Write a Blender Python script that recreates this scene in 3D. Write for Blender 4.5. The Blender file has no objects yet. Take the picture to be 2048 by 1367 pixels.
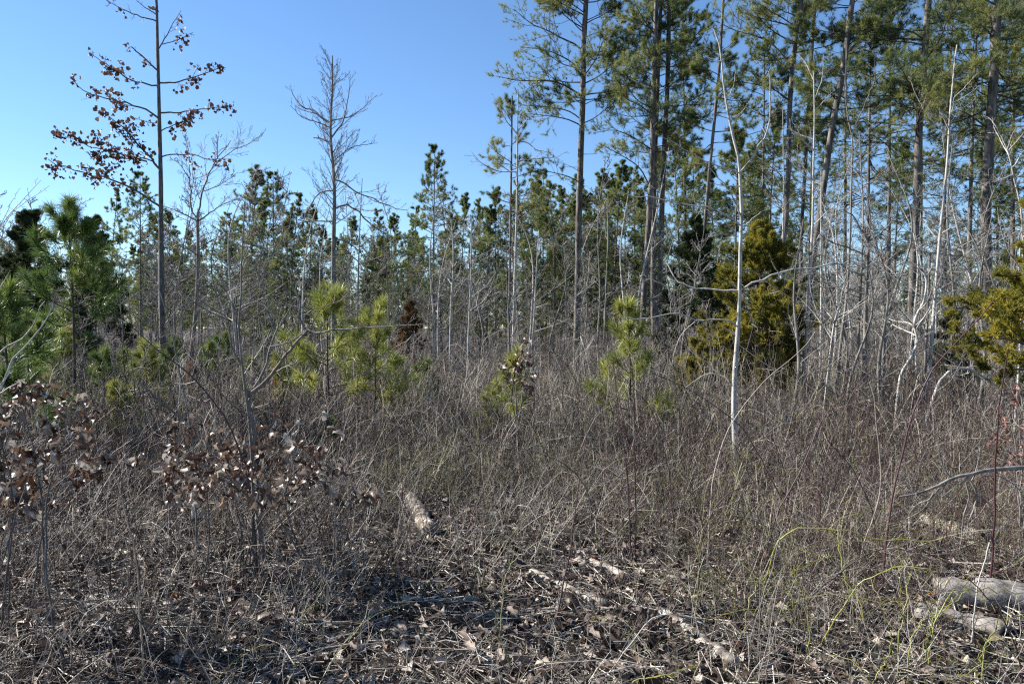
import bpy, math
import numpy as np

# ------------------------------------------------------------------ camera, sky, sun, exposure
W, H, F = 2048.0, 1367.0, 1547.0          # photograph size and focal length in its pixels
CAMZ, PITCH = 2.3, math.radians(1.2)
SUN_AZ, SUN_EL = math.radians(-71), math.radians(35)   # azimuth from +Y, clockwise
S = bpy.context.scene
COL = S.collection
cam = bpy.data.cameras.new('camera')
cam.sensor_width = 36.0; cam.lens = 36.0 * F / W
cam.clip_start = 0.05; cam.clip_end = 2000
co = bpy.data.objects.new('camera', cam); COL.objects.link(co)
co.location = (0, 0, CAMZ); co.rotation_euler = (math.radians(90) - PITCH, 0, 0)
S.camera = co
wd = bpy.data.worlds.new('World'); S.world = wd; wd.use_nodes = True
nt = wd.node_tree; nt.nodes.clear()
sky = nt.nodes.new('ShaderNodeTexSky'); sky.sky_type = 'NISHITA'; sky.sun_disc = False
sky.sun_elevation = SUN_EL; sky.sun_rotation = SUN_AZ
sky.altitude = 0; sky.air_density = 1.0; sky.dust_density = 0.0; sky.ozone_density = 6.0
bg = nt.nodes.new('ShaderNodeBackground'); bg.inputs[1].default_value = 0.070
wo = nt.nodes.new('ShaderNodeOutputWorld')
hs = nt.nodes.new('ShaderNodeHueSaturation'); hs.inputs['Saturation'].default_value = 1.03
nt.links.new(sky.outputs[0], hs.inputs['Color']); nt.links.new(hs.outputs[0], bg.inputs[0]); nt.links.new(bg.outputs[0], wo.inputs[0])
sl = bpy.data.lights.new('sun', 'SUN'); sl.energy = 5.0; sl.angle = math.radians(0.53); sl.color = (1.0, 0.95, 0.87)
so = bpy.data.objects.new('sun', sl); COL.objects.link(so)
from mathutils import Vector
sd = Vector((math.sin(SUN_AZ) * math.cos(SUN_EL), math.cos(SUN_AZ) * math.cos(SUN_EL), math.sin(SUN_EL)))
so.rotation_euler = sd.to_track_quat('Z', 'Y').to_euler(); so.location = (-20, 10, 30)
vs = S.view_settings; vs.view_transform = 'Standard'; vs.look = 'None'; vs.exposure = 1.42; vs.gamma = 1.0
S.cycles.use_denoising = False
S.cycles.max_bounces = 4; S.cycles.diffuse_bounces = 2; S.cycles.transmission_bounces = 3; S.cycles.glossy_bounces = 2
S.cycles.use_adaptive_sampling = False
S.cycles.pixel_filter_type = 'BLACKMAN_HARRIS'; S.cycles.filter_width = 1.25

# ------------------------------------------------------------------ pixel helpers
CP, SP = math.cos(PITCH), math.sin(PITCH)
def P(px, py, D):
    u = -(py - H / 2) / F * D
    return np.array([(px - W / 2) / F * D, D * CP + u * SP, CAMZ - D * SP + u * CP])
def ground(x, y):
    x = np.asarray(x, float); y = np.asarray(y, float)
    return (0.06 * np.sin(x * 0.9 + 1.3) * np.sin(y * 0.7) + 0.10 * np.sin(x * 0.23 + y * 0.31) +
            0.03 * np.sin(x * 2.3 + y * 1.7) - 0.1)
def GP(px, py):
    d = P(px, py, 1.0) - np.array([0, 0, CAMZ]); z = 0.0
    for _ in range(4):
        t = (z - CAMZ) / d[2]; q = np.array([0, 0, CAMZ]) + d * t; z = float(ground(q[0], q[1]))
    return np.array([q[0], q[1], z])
def depth_of(q): return q[1] * CP - (q[2] - CAMZ) * SP
def at_ground(px, D):
    q = P(px, 650, D); return np.array([q[0], q[1], float(ground(q[0], q[1]))])
Z1 = (0, 0, 2.926); Z2 = (550, 50, 2.926); Z3 = (950, 0, 3.038); Z4 = (1400, 0, 3.037); Z5 = (0, 350, 2.926)
Z7 = (1150, 400, 3.418); Z8 = (1500, 400, 2.973); ZB = (400, 550, 4.5575); B1 = (0, 700, 2.926)
B8 = (1850, 700, 3.42); B6 = (1300, 967, 2.738); B4 = (0, 1000, 3.413); B3 = (1200, 700, 2.415); PX = (0, 0, 1.0)
def zz(Z, *c):
    return [(Z[0] + c[i] / Z[2], Z[1] + c[i + 1] / Z[2]) for i in range(0, len(c), 2)]

# ------------------------------------------------------------------ geometry kit
def norm(a): return a / np.maximum(np.linalg.norm(a, axis=-1, keepdims=True), 1e-9)
class G:
    def __init__(s): s.v = []; s.f = []; s.a = []; s.m = []; s.n = 0
    def add(s, v, f, a, mi=0):
        s.v.append(v); s.f.append(f + s.n); s.a.append(np.broadcast_to(a, (len(v),))); s.m.append(np.full(len(f), mi)); s.n += len(v); return s
    def data(s): return np.concatenate(s.v), np.concatenate(s.f), np.concatenate(s.a), np.concatenate(s.m)
def make_mesh(name, g, mats, off=(0, 0, 0)):
    v, f, a, mi = g.data(); v = v - np.asarray(off)
    me = bpy.data.meshes.new(name)
    me.vertices.add(len(v)); me.vertices.foreach_set('co', v.astype(np.float32).ravel())
    me.loops.add(3 * len(f)); me.loops.foreach_set('vertex_index', f.astype(np.int32).ravel())
    me.polygons.add(len(f)); me.polygons.foreach_set('loop_start', (np.arange(len(f)) * 3).astype(np.int32))
    at = me.attributes.new('var', 'FLOAT', 'POINT'); at.data.foreach_set('value', a.astype(np.float32))
    for m in (mats if isinstance(mats, (list, tuple)) else [mats]): me.materials.append(m)
    if mi.max() > 0: me.polygons.foreach_set('material_index', mi.astype(np.int32))
    me.update(calc_edges=True)
    return me
def tubes(g, Pt, R, sides=3, var=None, mi=0, rng=None):
    m, n, _ = Pt.shape
    tan = norm(np.gradient(Pt, axis=1)); av = norm(Pt[:, -1] - Pt[:, 0])
    ref = np.where(np.abs(av[:, 2:3]) < 0.8, np.array([[0, 0, 1.0]]), np.array([[1.0, 0, 0]]))[:, None, :]
    u = norm(np.cross(tan, ref)); w = np.cross(tan, u)
    th = np.arange(sides) * 2 * np.pi / sides
    ring = Pt[:, :, None] + R[:, :, None, None] * (np.cos(th)[None, None, :, None] * u[:, :, None] + np.sin(th)[None, None, :, None] * w[:, :, None])
    v = ring.reshape(-1, 3)
    base = (np.arange(m) * n * sides)[:, None, None] + (np.arange(n - 1) * sides)[None, :, None]
    j = np.arange(sides)[None, None, :]; k = (j + 1) % sides
    a, b, c, d = base + j, base + k, base + sides + k, base + sides + j
    f = np.concatenate([np.stack([a, b, c], -1).reshape(-1, 3), np.stack([a, c, d], -1).reshape(-1, 3)])
    if var is None: var = (rng or RN).random(m)
    g.add(v, f, np.repeat(np.broadcast_to(var, (m,)), n * sides), mi)
def spawn(rng, paths, rads, k, t=(.3, 1), ang=(30, 60), lr=(.3, .6), n=4, up=.3, wob=.12, rr=.6, tip=.35, taper=.6, flat=1.0, absL=None):
    m, q, _ = paths.shape; N = m * k
    idx = np.repeat(np.arange(m), k)
    rel = (np.tile(np.arange(k), m) + rng.random(N)) / k
    tt = rel * (t[1] - t[0]) + t[0]
    s = tt * (q - 1); i = np.minimum(s.astype(int), q - 2); fr = (s - i)[:, None]
    a, b = paths[idx, i], paths[idx, i + 1]; pos = a * (1 - fr) + b * fr; tan = norm(b - a)
    r = (rads[idx, i] * (1 - fr[:, 0]) + rads[idx, i + 1] * fr[:, 0]) * rr
    Lp = np.linalg.norm(np.diff(paths, axis=1), axis=2).sum(1)[idx] if absL is None else absL
    L = Lp * rng.uniform(lr[0], lr[1], N) * (1 - taper * rel)
    pr = rng.normal(size=(N, 3)); pr[:, 2] *= flat
    pr = norm(pr - (pr * tan).sum(1, keepdims=True) * tan)
    an = np.radians(rng.uniform(ang[0], ang[1], N))[:, None]
    cd = np.cos(an) * tan + np.sin(an) * pr
    st = (L / (n - 1))[:, None]; cur = pos; out = [pos]
    for _ in range(n - 1):
        cd = norm(cd + rng.normal(0, wob, (N, 3)) + np.array([0, 0, up / (n - 1)]))
        cur = cur + cd * st; out.append(cur)
    return np.stack(out, 1), r[:, None] * np.linspace(1, tip, n)[None]
def resample(pts, n, smooth=True):
    p = np.asarray(pts, float)
    if len(p) == 2 or not smooth: q = p
    else:
        e = np.vstack([2 * p[0] - p[1], p, 2 * p[-1] - p[-2]]); out = []
        for i in range(1, len(e) - 2):
            for t in np.linspace(0, 1, 8, endpoint=False):
                a, b, c, d = e[i - 1], e[i], e[i + 1], e[i + 2]
                out.append(.5 * (2 * b + (c - a) * t + (2 * a - 5 * b + 4 * c - d) * t * t + (3 * b - a - 3 * c + d) * t ** 3))
        out.append(e[-2]); q = np.array(out)
    s = np.concatenate([[0], np.cumsum(np.linalg.norm(np.diff(q, axis=0), axis=1))]); s /= s[-1]
    t = np.linspace(0, 1, n)
    return np.stack([np.interp(t, s, q[:, i]) for i in range(q.shape[1])], 1)
RN = np.random.default_rng(11)

# ------------------------------------------------------------------ materials
def mat_nodes(name):
    m = bpy.data.materials.new(name); m.use_nodes = True; t = m.node_tree; t.nodes.clear()
    o = t.nodes.new('ShaderNodeOutputMaterial'); return m, t, o
def ramp(t, fac, stops):
    r = t.nodes.new('ShaderNodeValToRGB'); e = r.color_ramp.elements
    while len(e) < len(stops): e.new(0.5)
    for k, (p, c) in enumerate(stops): e[k].position = p; e[k].color = (*c, 1)
    t.links.new(fac, r.inputs[0]); return r.outputs[0]
def noise(t, scale, detail=4, vec=None, stretch=None, rough=.6):
    tc = t.nodes.new('ShaderNodeTexCoord'); v = tc.outputs['Object']
    if stretch:
        mp = t.nodes.new('ShaderNodeMapping'); mp.inputs['Scale'].default_value = stretch; t.links.new(v, mp.inputs[0]); v = mp.outputs[0]
    n = t.nodes.new('ShaderNodeTexNoise'); n.inputs['Scale'].default_value = scale; n.inputs['Detail'].default_value = detail
    n.inputs['Roughness'].default_value = rough; t.links.new(v, n.inputs[0]); return n.outputs[0]
def attr(t):
    a = t.nodes.new('ShaderNodeAttribute'); a.attribute_name = 'var'; return a.outputs['Fac']
def mixc(t, fac, a, b, mode='MIX'):
    m = t.nodes.new('ShaderNodeMix'); m.data_type = 'RGBA'; m.blend_type = mode
    if isinstance(fac, float): m.inputs[0].default_value = fac
    else: t.links.new(fac, m.inputs[0])
    for i, x in ((6, a), (7, b)):
        if isinstance(x, tuple): m.inputs[i].default_value = (*x, 1)
        else: t.links.new(x, m.inputs[i])
    return m.outputs[2]
def bark_mat(name, stops, scale=14, stretch=(1, 1, .18), bump=.6, rough=.85, blotch=None):
    m, t, o = mat_nodes(name)
    n = noise(t, scale, 6, stretch=stretch); c = ramp(t, n, stops)
    if blotch:
        n2 = noise(t, blotch[0], 3); f = ramp(t, n2, [(blotch[1], (0, 0, 0)), (blotch[1] + .08, (1, 1, 1))]); c = mixc(t, f, c, blotch[2])
    b = t.nodes.new('ShaderNodeBsdfPrincipled'); b.inputs['Roughness'].default_value = rough; b.inputs['Specular IOR Level'].default_value = .25
    t.links.new(c, b.inputs['Base Color'])
    if bump:
        bp = t.nodes.new('ShaderNodeBump'); bp.inputs['Strength'].default_value = bump; bp.inputs['Distance'].default_value = .02
        t.links.new(n, bp.inputs['Height']); t.links.new(bp.outputs[0], b.inputs['Normal'])
    t.links.new(b.outputs[0], o.inputs[0]); return m
def leaf_mat(name, stops, trans=.3, rough=.6, spec=.3, gain=1.0):
    m, t, o = mat_nodes(name); c = ramp(t, attr(t), stops)
    b = t.nodes.new('ShaderNodeBsdfPrincipled'); b.inputs['Roughness'].default_value = rough; b.inputs['Specular IOR Level'].default_value = spec
    t.links.new(c, b.inputs['Base Color'])
    tr = t.nodes.new('ShaderNodeBsdfTranslucent'); t.links.new(c, tr.inputs[0])
    mx = t.nodes.new('ShaderNodeMixShader'); mx.inputs[0].default_value = trans
    t.links.new(b.outputs[0], mx.inputs[1]); t.links.new(tr.outputs[0], mx.inputs[2]); t.links.new(mx.outputs[0], o.inputs[0]); return m
def twig_mat(name, stops, rough=.6, spec=.4):
    m, t, o = mat_nodes(name); c = ramp(t, attr(t), stops)
    b = t.nodes.new('ShaderNodeBsdfPrincipled'); b.inputs['Roughness'].default_value = rough; b.inputs['Specular IOR Level'].default_value = spec
    t.links.new(c, b.inputs['Base Color']); t.links.new(b.outputs[0], o.inputs[0]); return m
M = {}
M['pinebark'] = bark_mat('pine_bark', [(.3, (.026, .022, .020)), (.48, (.10, .088, .078)), (.7, (.24, .22, .20))], 9, (1, 1, .25), .9)
M['pinelimb'] = bark_mat('pine_limb_bark', [(.3, (.03, .024, .02)), (.7, (.10, .08, .065))], 12, (1, 1, .4), .4)
M['greybark'] = bark_mat('grey_bark', [(.25, (.06, .054, .048)), (.5, (.17, .158, .14)), (.75, (.30, .285, .26))], 16, (1, 1, .2), .5, blotch=(2.5, .55, (.085, .077, .068)))
M['palebark'] = bark_mat('pale_bark', [(.25, (.14, .13, .115)), (.45, (.36, .34, .31)), (.75, (.55, .53, .49))], 24, (1, 1, .3), .4, blotch=(5, .58, (.12, .11, .097)))
M['oakbark'] = bark_mat('oak_bark', [(.3, (.035, .032, .03)), (.55, (.12, .11, .10)), (.8, (.24, .225, .21))], 18, (1, 1, .25), .5)
M['sapbark'] = bark_mat('sapling_bark', [(.25, (.055, .048, .042)), (.5, (.15, .136, .12)), (.8, (.30, .28, .25))], 30, (1, 1, .3), .3)
M['logwood'] = bark_mat('weathered_log', [(.3, (.10, .08, .062)), (.5, (.33, .295, .25)), (.75, (.56, .525, .465))], 6, (1, 1, 1), .6, blotch=(4, .52, (.12, .095, .075)))
M['bleached'] = bark_mat('bleached_log', [(.3, (.10, .082, .066)), (.5, (.30, .27, .23)), (.75, (.50, .47, .42))], 9, (1, 1, 1), .9, blotch=(6, .54, (.10, .078, .06)))
M['rotlog'] = bark_mat('rotten_log', [(.3, (.07, .06, .05)), (.55, (.22, .20, .18)), (.8, (.36, .33, .30))], 10, (1, 1, 1), .8)
M['twig_grey'] = twig_mat('grey_twigs', [(0, (.07, .062, .054)), (.5, (.17, .157, .14)), (1, (.34, .32, .295))])
M['twig_dark'] = twig_mat('dark_twigs', [(0, (.05, .042, .038)), (1, (.17, .15, .13))])
M['twig_mauve'] = twig_mat('far_grey_twigs', [(0, (.09, .078, .074)), (1, (.25, .225, .215))], .8, .2)
M['twig_pale'] = twig_mat('pale_twigs', [(0, (.17, .158, .142)), (1, (.42, .40, .37))])
M['needle'] = leaf_mat('pine_needles', [(0, (.065, .098, .040)), (.5, (.155, .185, .060)), (1, (.29, .29, .09))], .5, .5, .35)
M['needle_far'] = leaf_mat('far_pine_needles', [(0, (.07, .105, .042)), (.6, (.15, .18, .058)), (1, (.26, .265, .08))], .5, .6, .25)
M['needle_young'] = leaf_mat('young_pine_needles', [(0, (.055, .10, .025)), (.6, (.125, .18, .04)), (1, (.23, .27, .065))], .35, .42, .5)
M['needle_bright'] = leaf_mat('bright_pine_needles', [(0, (.13, .165, .035)), (.6, (.26, .28, .06)), (1, (.38, .36, .09))], .35, .45, .4)
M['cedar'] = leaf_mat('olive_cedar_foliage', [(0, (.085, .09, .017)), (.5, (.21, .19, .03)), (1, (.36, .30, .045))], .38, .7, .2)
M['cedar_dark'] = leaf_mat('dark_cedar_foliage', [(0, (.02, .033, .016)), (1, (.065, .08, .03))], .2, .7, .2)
M['cedar_rust'] = leaf_mat('rusty_cedar_foliage', [(0, (.11, .065, .025)), (1, (.27, .14, .04))], .2, .7, .2)
M['rust'] = leaf_mat('rust_dead_needles', [(0, (.22, .075, .025)), (1, (.42, .16, .055))], .3, .7, .2)
M['oakleaf'] = leaf_mat('dead_oak_leaves', [(0, (.045, .020, .012)), (.45, (.12, .068, .045)), (.75, (.26, .195, .15)), (1, (.50, .44, .37))], .22, .45, .5)  # palest stops put sunlight on the leaves into colour, beside their random browns
M['oakleaf_far'] = leaf_mat('clinging_oak_leaves', [(0, (.055, .025, .017)), (1, (.24, .14, .095))], .2, .6, .3)
M['pinkleaf'] = leaf_mat('pinkish_dead_leaves', [(0, (.10, .045, .035)), (1, (.30, .17, .14))], .3, .55, .3)
M['litter'] = leaf_mat('leaf_litter', [(0, (.025, .016, .013)), (.45, (.09, .06, .046)), (.8, (.21, .16, .125)), (.97, (.40, .35, .29)), (1, (.26, .08, .025))], .1, .6, .4)
M['grass'] = leaf_mat('dry_grass', [(0, (.24, .18, .12)), (1, (.50, .41, .30))], .25, .6, .3)
M['brown_stem'] = twig_mat('brown_stems', [(0, (.018, .010, .008)), (.5, (.075, .050, .039)), (.82, (.20, .155, .125)), (1, (.46, .40, .34))])  # darkened in place of tree shade; near-black end stands for shadow between stems
M['grey_stem'] = twig_mat('grey_stems', [(0, (.020, .015, .012)), (.4, (.105, .088, .070)), (.75, (.28, .25, .207)), (1, (.50, .46, .40))])  # near-black low end paints the brush's deep shadow gaps into the stem colour
M['olive_stem'] = twig_mat('olive_stems', [(0, (.035, .032, .016)), (.6, (.16, .15, .075)), (1, (.33, .31, .16))])
M['briar'] = twig_mat('greenbrier_stems', [(0, (.10, .11, .025)), (1, (.25, .25, .055))], .45, .5)
M['briar_bright'] = twig_mat('bright_greenbrier_stems', [(0, (.15, .155, .028)), (1, (.30, .29, .06))], .45, .5)
M['cane'] = twig_mat('dark_canes', [(0, (.030, .018, .018)), (1, (.085, .045, .045))], .5, .4)
M['redcane'] = twig_mat('red_canes', [(0, (.03, .013, .014)), (1, (.075, .032, .034))], .5, .4)
# ground: humus with mottled litter
m, t, o = mat_nodes('forest_floor')
n1 = noise(t, 9, 8, rough=.7); c1 = ramp(t, n1, [(.3, (.012, .009, .007)), (.5, (.045, .033, .025)), (.68, (.11, .085, .066)), (.85, (.20, .165, .13))])
n2 = noise(t, .5, 3); c2 = mixc(t, ramp(t, n2, [(.4, (0, 0, 0)), (.6, (.5, .5, .5))]), c1, (.06, .05, .036))
b = t.nodes.new('ShaderNodeBsdfPrincipled'); b.inputs['Roughness'].default_value = .9; b.inputs['Specular IOR Level'].default_value = .15
t.links.new(c2, b.inputs['Base Color'])
bp = t.nodes.new('ShaderNodeBump'); bp.inputs['Strength'].default_value = 1; bp.inputs['Distance'].default_value = .05
t.links.new(n1, bp.inputs['Height']); t.links.new(bp.outputs[0], b.inputs['Normal']); t.links.new(b.outputs[0], o.inputs[0]); M['floor'] = m

# ------------------------------------------------------------------ scene bookkeeping
def thing(name, label, cat, loc, group=None):
    o = bpy.data.objects.new(name, None); COL.objects.link(o); o.location = tuple(loc); o.empty_display_size = .2
    o['label'] = label; o['category'] = cat
    if group: o['group'] = group
    return o
def part(name, g, mats, parent, kind=None, label=None):
    me = make_mesh(name, g, mats, parent.location)
    o = bpy.data.objects.new(name, me); COL.objects.link(o); o.parent = parent
    if kind: o['kind'] = kind
    if label: o['label'] = label
    return o
def dup(root, loc, rz, sc, label, group=None):
    r = root.copy(); COL.objects.link(r); r.location = tuple(loc); r.rotation_euler = (0, 0, rz)
    r.scale = sc if isinstance(sc, tuple) else (sc, sc, sc); r['label'] = label
    if group: r['group'] = group
    for ch in root.children:
        c = ch.copy(); COL.objects.link(c); c.parent = r
    return r
def single(name, g, mats, loc, label, cat, group=None, kind=None):
    me = make_mesh(name, g, mats, loc); o = bpy.data.objects.new(name, me); COL.objects.link(o); o.location = tuple(loc)
    o['label'] = label
    if cat: o['category'] = cat
    if group: o['group'] = group
    if kind: o['kind'] = kind
    return o
def ordinal(k): return ['first', 'second', 'third', 'fourth', 'fifth', 'sixth', 'seventh', 'eighth', 'ninth', 'tenth', 'eleventh', 'twelfth', 'thirteenth', 'fourteenth', 'fifteenth', 'sixteenth', 'seventeenth', 'eighteenth', 'nineteenth', 'twentieth'][k]

# ------------------------------------------------------------------ foliage kit
def tufts(g, rng, pos, dr, K, length, width, spread=.75, mi=0, droop=0.0, v0=None, jit=.12, back=.1):
    T = len(pos)
    if v0 is None: v0 = rng.random(T)
    pb = np.repeat(pos, K, 0); d = np.repeat(dr, K, 0); n = T * K
    vec = norm(d * rng.uniform(.15, 1.1, (n, 1)) + rng.normal(0, spread, (n, 3)) * .75)
    L = length * rng.uniform(.75, 1.1, (n, 1))
    b = pb - d * rng.uniform(0, back, (n, 1))
    sd_ = norm(np.cross(vec, rng.normal(size=(n, 3)))) * width * .5
    var = np.clip(np.repeat(v0, K) + rng.normal(0, jit, n), 0, 1)
    if droop:
        mid = b + vec * L * .55 ; tip = mid + norm(vec + np.array([0, 0, -droop])) * L * .45
        v = np.stack([b - sd_, b + sd_, mid - sd_, mid + sd_, tip], 1).reshape(-1, 3)
        o = np.arange(n)[:, None] * 5
        f = np.concatenate([o + np.array([[0, 1, 3]]), o + np.array([[0, 3, 2]]), o + np.array([[2, 3, 4]])])
        g.add(v, f, np.repeat(var, 5), mi)
    else:
        v = np.stack([b - sd_, b + sd_, b + vec * L], 1).reshape(-1, 3)
        g.add(v, np.arange(n * 3).reshape(-1, 3), np.repeat(var, 3), mi)
def ends(paths, ts):
    n = paths.shape[1]; ps = []; ds = []
    for t in ts:
        s = t * (n - 1); i = min(int(s), n - 2); fr = s - i
        a, b = paths[:, i], paths[:, i + 1]; ps.append(a * (1 - fr) + b * fr); ds.append(norm(b - a))
    return np.concatenate(ps), np.concatenate(ds)
def trunk_path(pts, D, to_ground=True, lean=0.0, n=26):
    """pixel polyline (top to bottom or bottom to top) -> world path from the ground up"""
    pts = sorted(pts, key=lambda q: -q[1])
    w = np.array([P(x, y, D) for x, y in pts])
    if to_ground:
        b = w[0].copy(); gz = float(ground(b[0], b[1])) - .05
        if b[2] > gz + .15:
            d = (w[1] - w[0]) if len(w) > 1 else np.array([0, 0, 1.0]); k = (b[2] - gz) / max(d[2], .3)
            b2 = b - d * k * .6; b2[2] = gz; w = np.vstack([b2, w])
        else: w[0, 2] = gz
    return resample(w, n)
def px_branch(pts, D, slope, n=12, rng=None):
    p = np.asarray(pts, float); s = np.concatenate([[0], np.cumsum(np.linalg.norm(np.diff(p, axis=0), axis=1))]) / F * D
    wig = 0 if rng is None else rng.normal(0, .02) * s
    return resample([P(x, y, D + slope * q + (0 if rng is None else wig[i])) for i, ((x, y), q) in enumerate(zip(p, s))], n)
def trunk_geo(path, r0, r1, sides=12, flare=.25, rough=.05, rng=RN, power=.8):
    n = len(path); t = np.linspace(0, 1, n); R = r0 + (r1 - r0) * t ** power
    R = R * (1 + flare * np.exp(-t * 30))
    g = G(); tubes(g, path[None], (R * (1 + rng.normal(0, rough, n)))[None], sides, .5); return g, R
def leaf_template(n=8, curl=.6, fold=.5, lobes=3.3, tw=.0):
    t = np.linspace(0, 1, n); w = .30 * np.sin(np.pi * np.clip(t * .97 + .02, 0, 1)) ** .7 * (1 + .5 * np.cos(2 * np.pi * lobes * t + 2.6)) + .006
    th = curl * t ** 1.3 * 2; x = np.concatenate([[0], np.cumsum(np.cos(th[1:]) / (n - 1))]); z = np.concatenate([[0], np.cumsum(-np.sin(th[1:]) / (n - 1))])
    a = fold + tw * (t - .5); nx, nz = np.sin(th), np.cos(th)
    Lf = np.stack([x + nx * w * np.sin(a), w * np.cos(a), z + nz * w * np.sin(a)], 1)
    Rf = np.stack([x + nx * w * np.sin(a * .6), -w * np.cos(a * .6), z + nz * w * np.sin(a * .6)], 1)
    Md = np.stack([x, 0 * x, z], 1); v = np.concatenate([Lf, Md, Rf]); f = []
    for i in range(n - 1):
        for o in (0, n): f += [(o + i, o + n + i, o + n + i + 1), (o + i, o + n + i + 1, o + i + 1)]
    return v, np.array(f)
def rot_rand(rng, n):
    q = norm(rng.normal(size=(n, 4))); w, x, y, z = q.T
    return np.stack([np.stack([1 - 2 * (y * y + z * z), 2 * (x * y - z * w), 2 * (x * z + y * w)], -1), np.stack([2 * (x * y + z * w), 1 - 2 * (x * x + z * z), 2 * (y * z - x * w)], -1), np.stack([2 * (x * z - y * w), 2 * (y * z + x * w), 1 - 2 * (x * x + y * y)], -1)], 1)
def frame_from(x, rng, upbias=.5):
    """rotation matrices whose first column is x and third column is roughly up"""
    x = norm(x); up_ = norm(np.array([[0, 0, upbias]]) + rng.normal(0, .6, x.shape)); y = norm(np.cross(up_, x)); z = np.cross(x, y)
    return np.stack([x, y, z], 2)
def add_leaves(g, rng, tv, tf, pos, Rm, sc, var, mi=0):
    n = len(pos); v = np.einsum('nij,kj->nki', Rm, tv) * np.asarray(sc).reshape(-1, 1, 1) + pos[:, None]
    f = (tf[None] + (np.arange(n) * len(tv))[:, None, None]).reshape(-1, 3)
    g.add(v.reshape(-1, 3), f, np.repeat(var, len(tv)), mi)

# ------------------------------------------------------------------ ground
xs = np.concatenate([np.linspace(-400, -40, 13)[:-1], np.linspace(-40, 40, 161), np.linspace(40, 400, 13)[1:]])
ys = np.concatenate([np.linspace(-30, 0, 16)[:-1], np.linspace(0, 60, 151), np.linspace(60, 700, 25)[1:]])
X, Y = np.meshgrid(xs, ys); v = np.stack([X.ravel(), Y.ravel(), ground(X, Y).ravel()], 1)
nx = len(xs); i = np.arange(len(ys) - 1)[:, None] * nx + np.arange(nx - 1)[None]; i = i.ravel()
g = G().add(v, np.concatenate([np.stack([i, i + 1, i + nx + 1], 1), np.stack([i, i + nx + 1, i + nx], 1)]), .5)
GROUND = bpy.data.objects.new('ground', make_mesh('ground', g, M['floor'])); COL.objects.link(GROUND)
GROUND['kind'] = 'structure'; GROUND['label'] = 'brown forest floor of humus and leaf litter'

# ------------------------------------------------------------------ scatter of uncountable growth (geometry nodes)
def scatter(name, label, assets, pts, rot, scl, idx):
    coll = bpy.data.collections.new(name + '_source')
    for o in assets: coll.objects.link(o)
    me = bpy.data.meshes.new(name); me.vertices.add(len(pts)); me.vertices.foreach_set('co', pts.astype(np.float32).ravel())
    for nm, ty, d in (('rot', 'FLOAT_VECTOR', rot), ('scl', 'FLOAT_VECTOR', scl), ('idx', 'INT', idx)):
        a = me.attributes.new(nm, ty, 'POINT')
        a.data.foreach_set('value' if ty == 'INT' else 'vector', d.astype(np.int32 if ty == 'INT' else np.float32).ravel())
    ob = bpy.data.objects.new(name, me); COL.objects.link(ob); ob['kind'] = 'stuff'; ob['label'] = label
    ng = bpy.data.node_groups.new(name, 'GeometryNodeTree')
    ng.interface.new_socket('Geometry', in_out='INPUT', socket_type='NodeSocketGeometry'); ng.interface.new_socket('Geometry', in_out='OUTPUT', socket_type='NodeSocketGeometry')
    gi = ng.nodes.new('NodeGroupInput'); go = ng.nodes.new('NodeGroupOutput')
    ip = ng.nodes.new('GeometryNodeInstanceOnPoints'); ci = ng.nodes.new('GeometryNodeCollectionInfo')
    ci.inputs['Collection'].default_value = coll; ci.inputs['Separate Children'].default_value = True; ci.inputs['Reset Children'].default_value = True
    ip.inputs['Pick Instance'].default_value = True
    def na(nm, ty):
        q = ng.nodes.new('GeometryNodeInputNamedAttribute'); q.data_type = ty; q.inputs['Name'].default_value = nm; return q.outputs['Attribute']
    L = ng.links.new
    L(gi.outputs[0], ip.inputs['Points']); L(ci.outputs[0], ip.inputs['Instance'])
    L(na('rot', 'FLOAT_VECTOR'), ip.inputs['Rotation']); L(na('scl', 'FLOAT_VECTOR'), ip.inputs['Scale']); L(na('idx', 'INT'), ip.inputs['Instance Index'])
    L(ip.outputs[0], go.inputs[0])
    md = ob.modifiers.new('scatter', 'NODES'); md.node_group = ng
    return ob
def asset(name, g, mats):
    return bpy.data.objects.new(name, make_mesh(name, g, mats))
def spread_points(rng, n, D0, D1, pw=1.0, margin=1.12):
    """random ground points in the visible wedge; pw<2 favours the near ground"""
    u = rng.random(n); D = (D0 ** pw + u * (D1 ** pw - D0 ** pw)) ** (1 / pw)
    px = rng.uniform(-(margin - 1) * W, margin * W, n); x = (px - W / 2) / F * D
    return np.stack([x, D, ground(x, D)], 1), px, D

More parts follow.
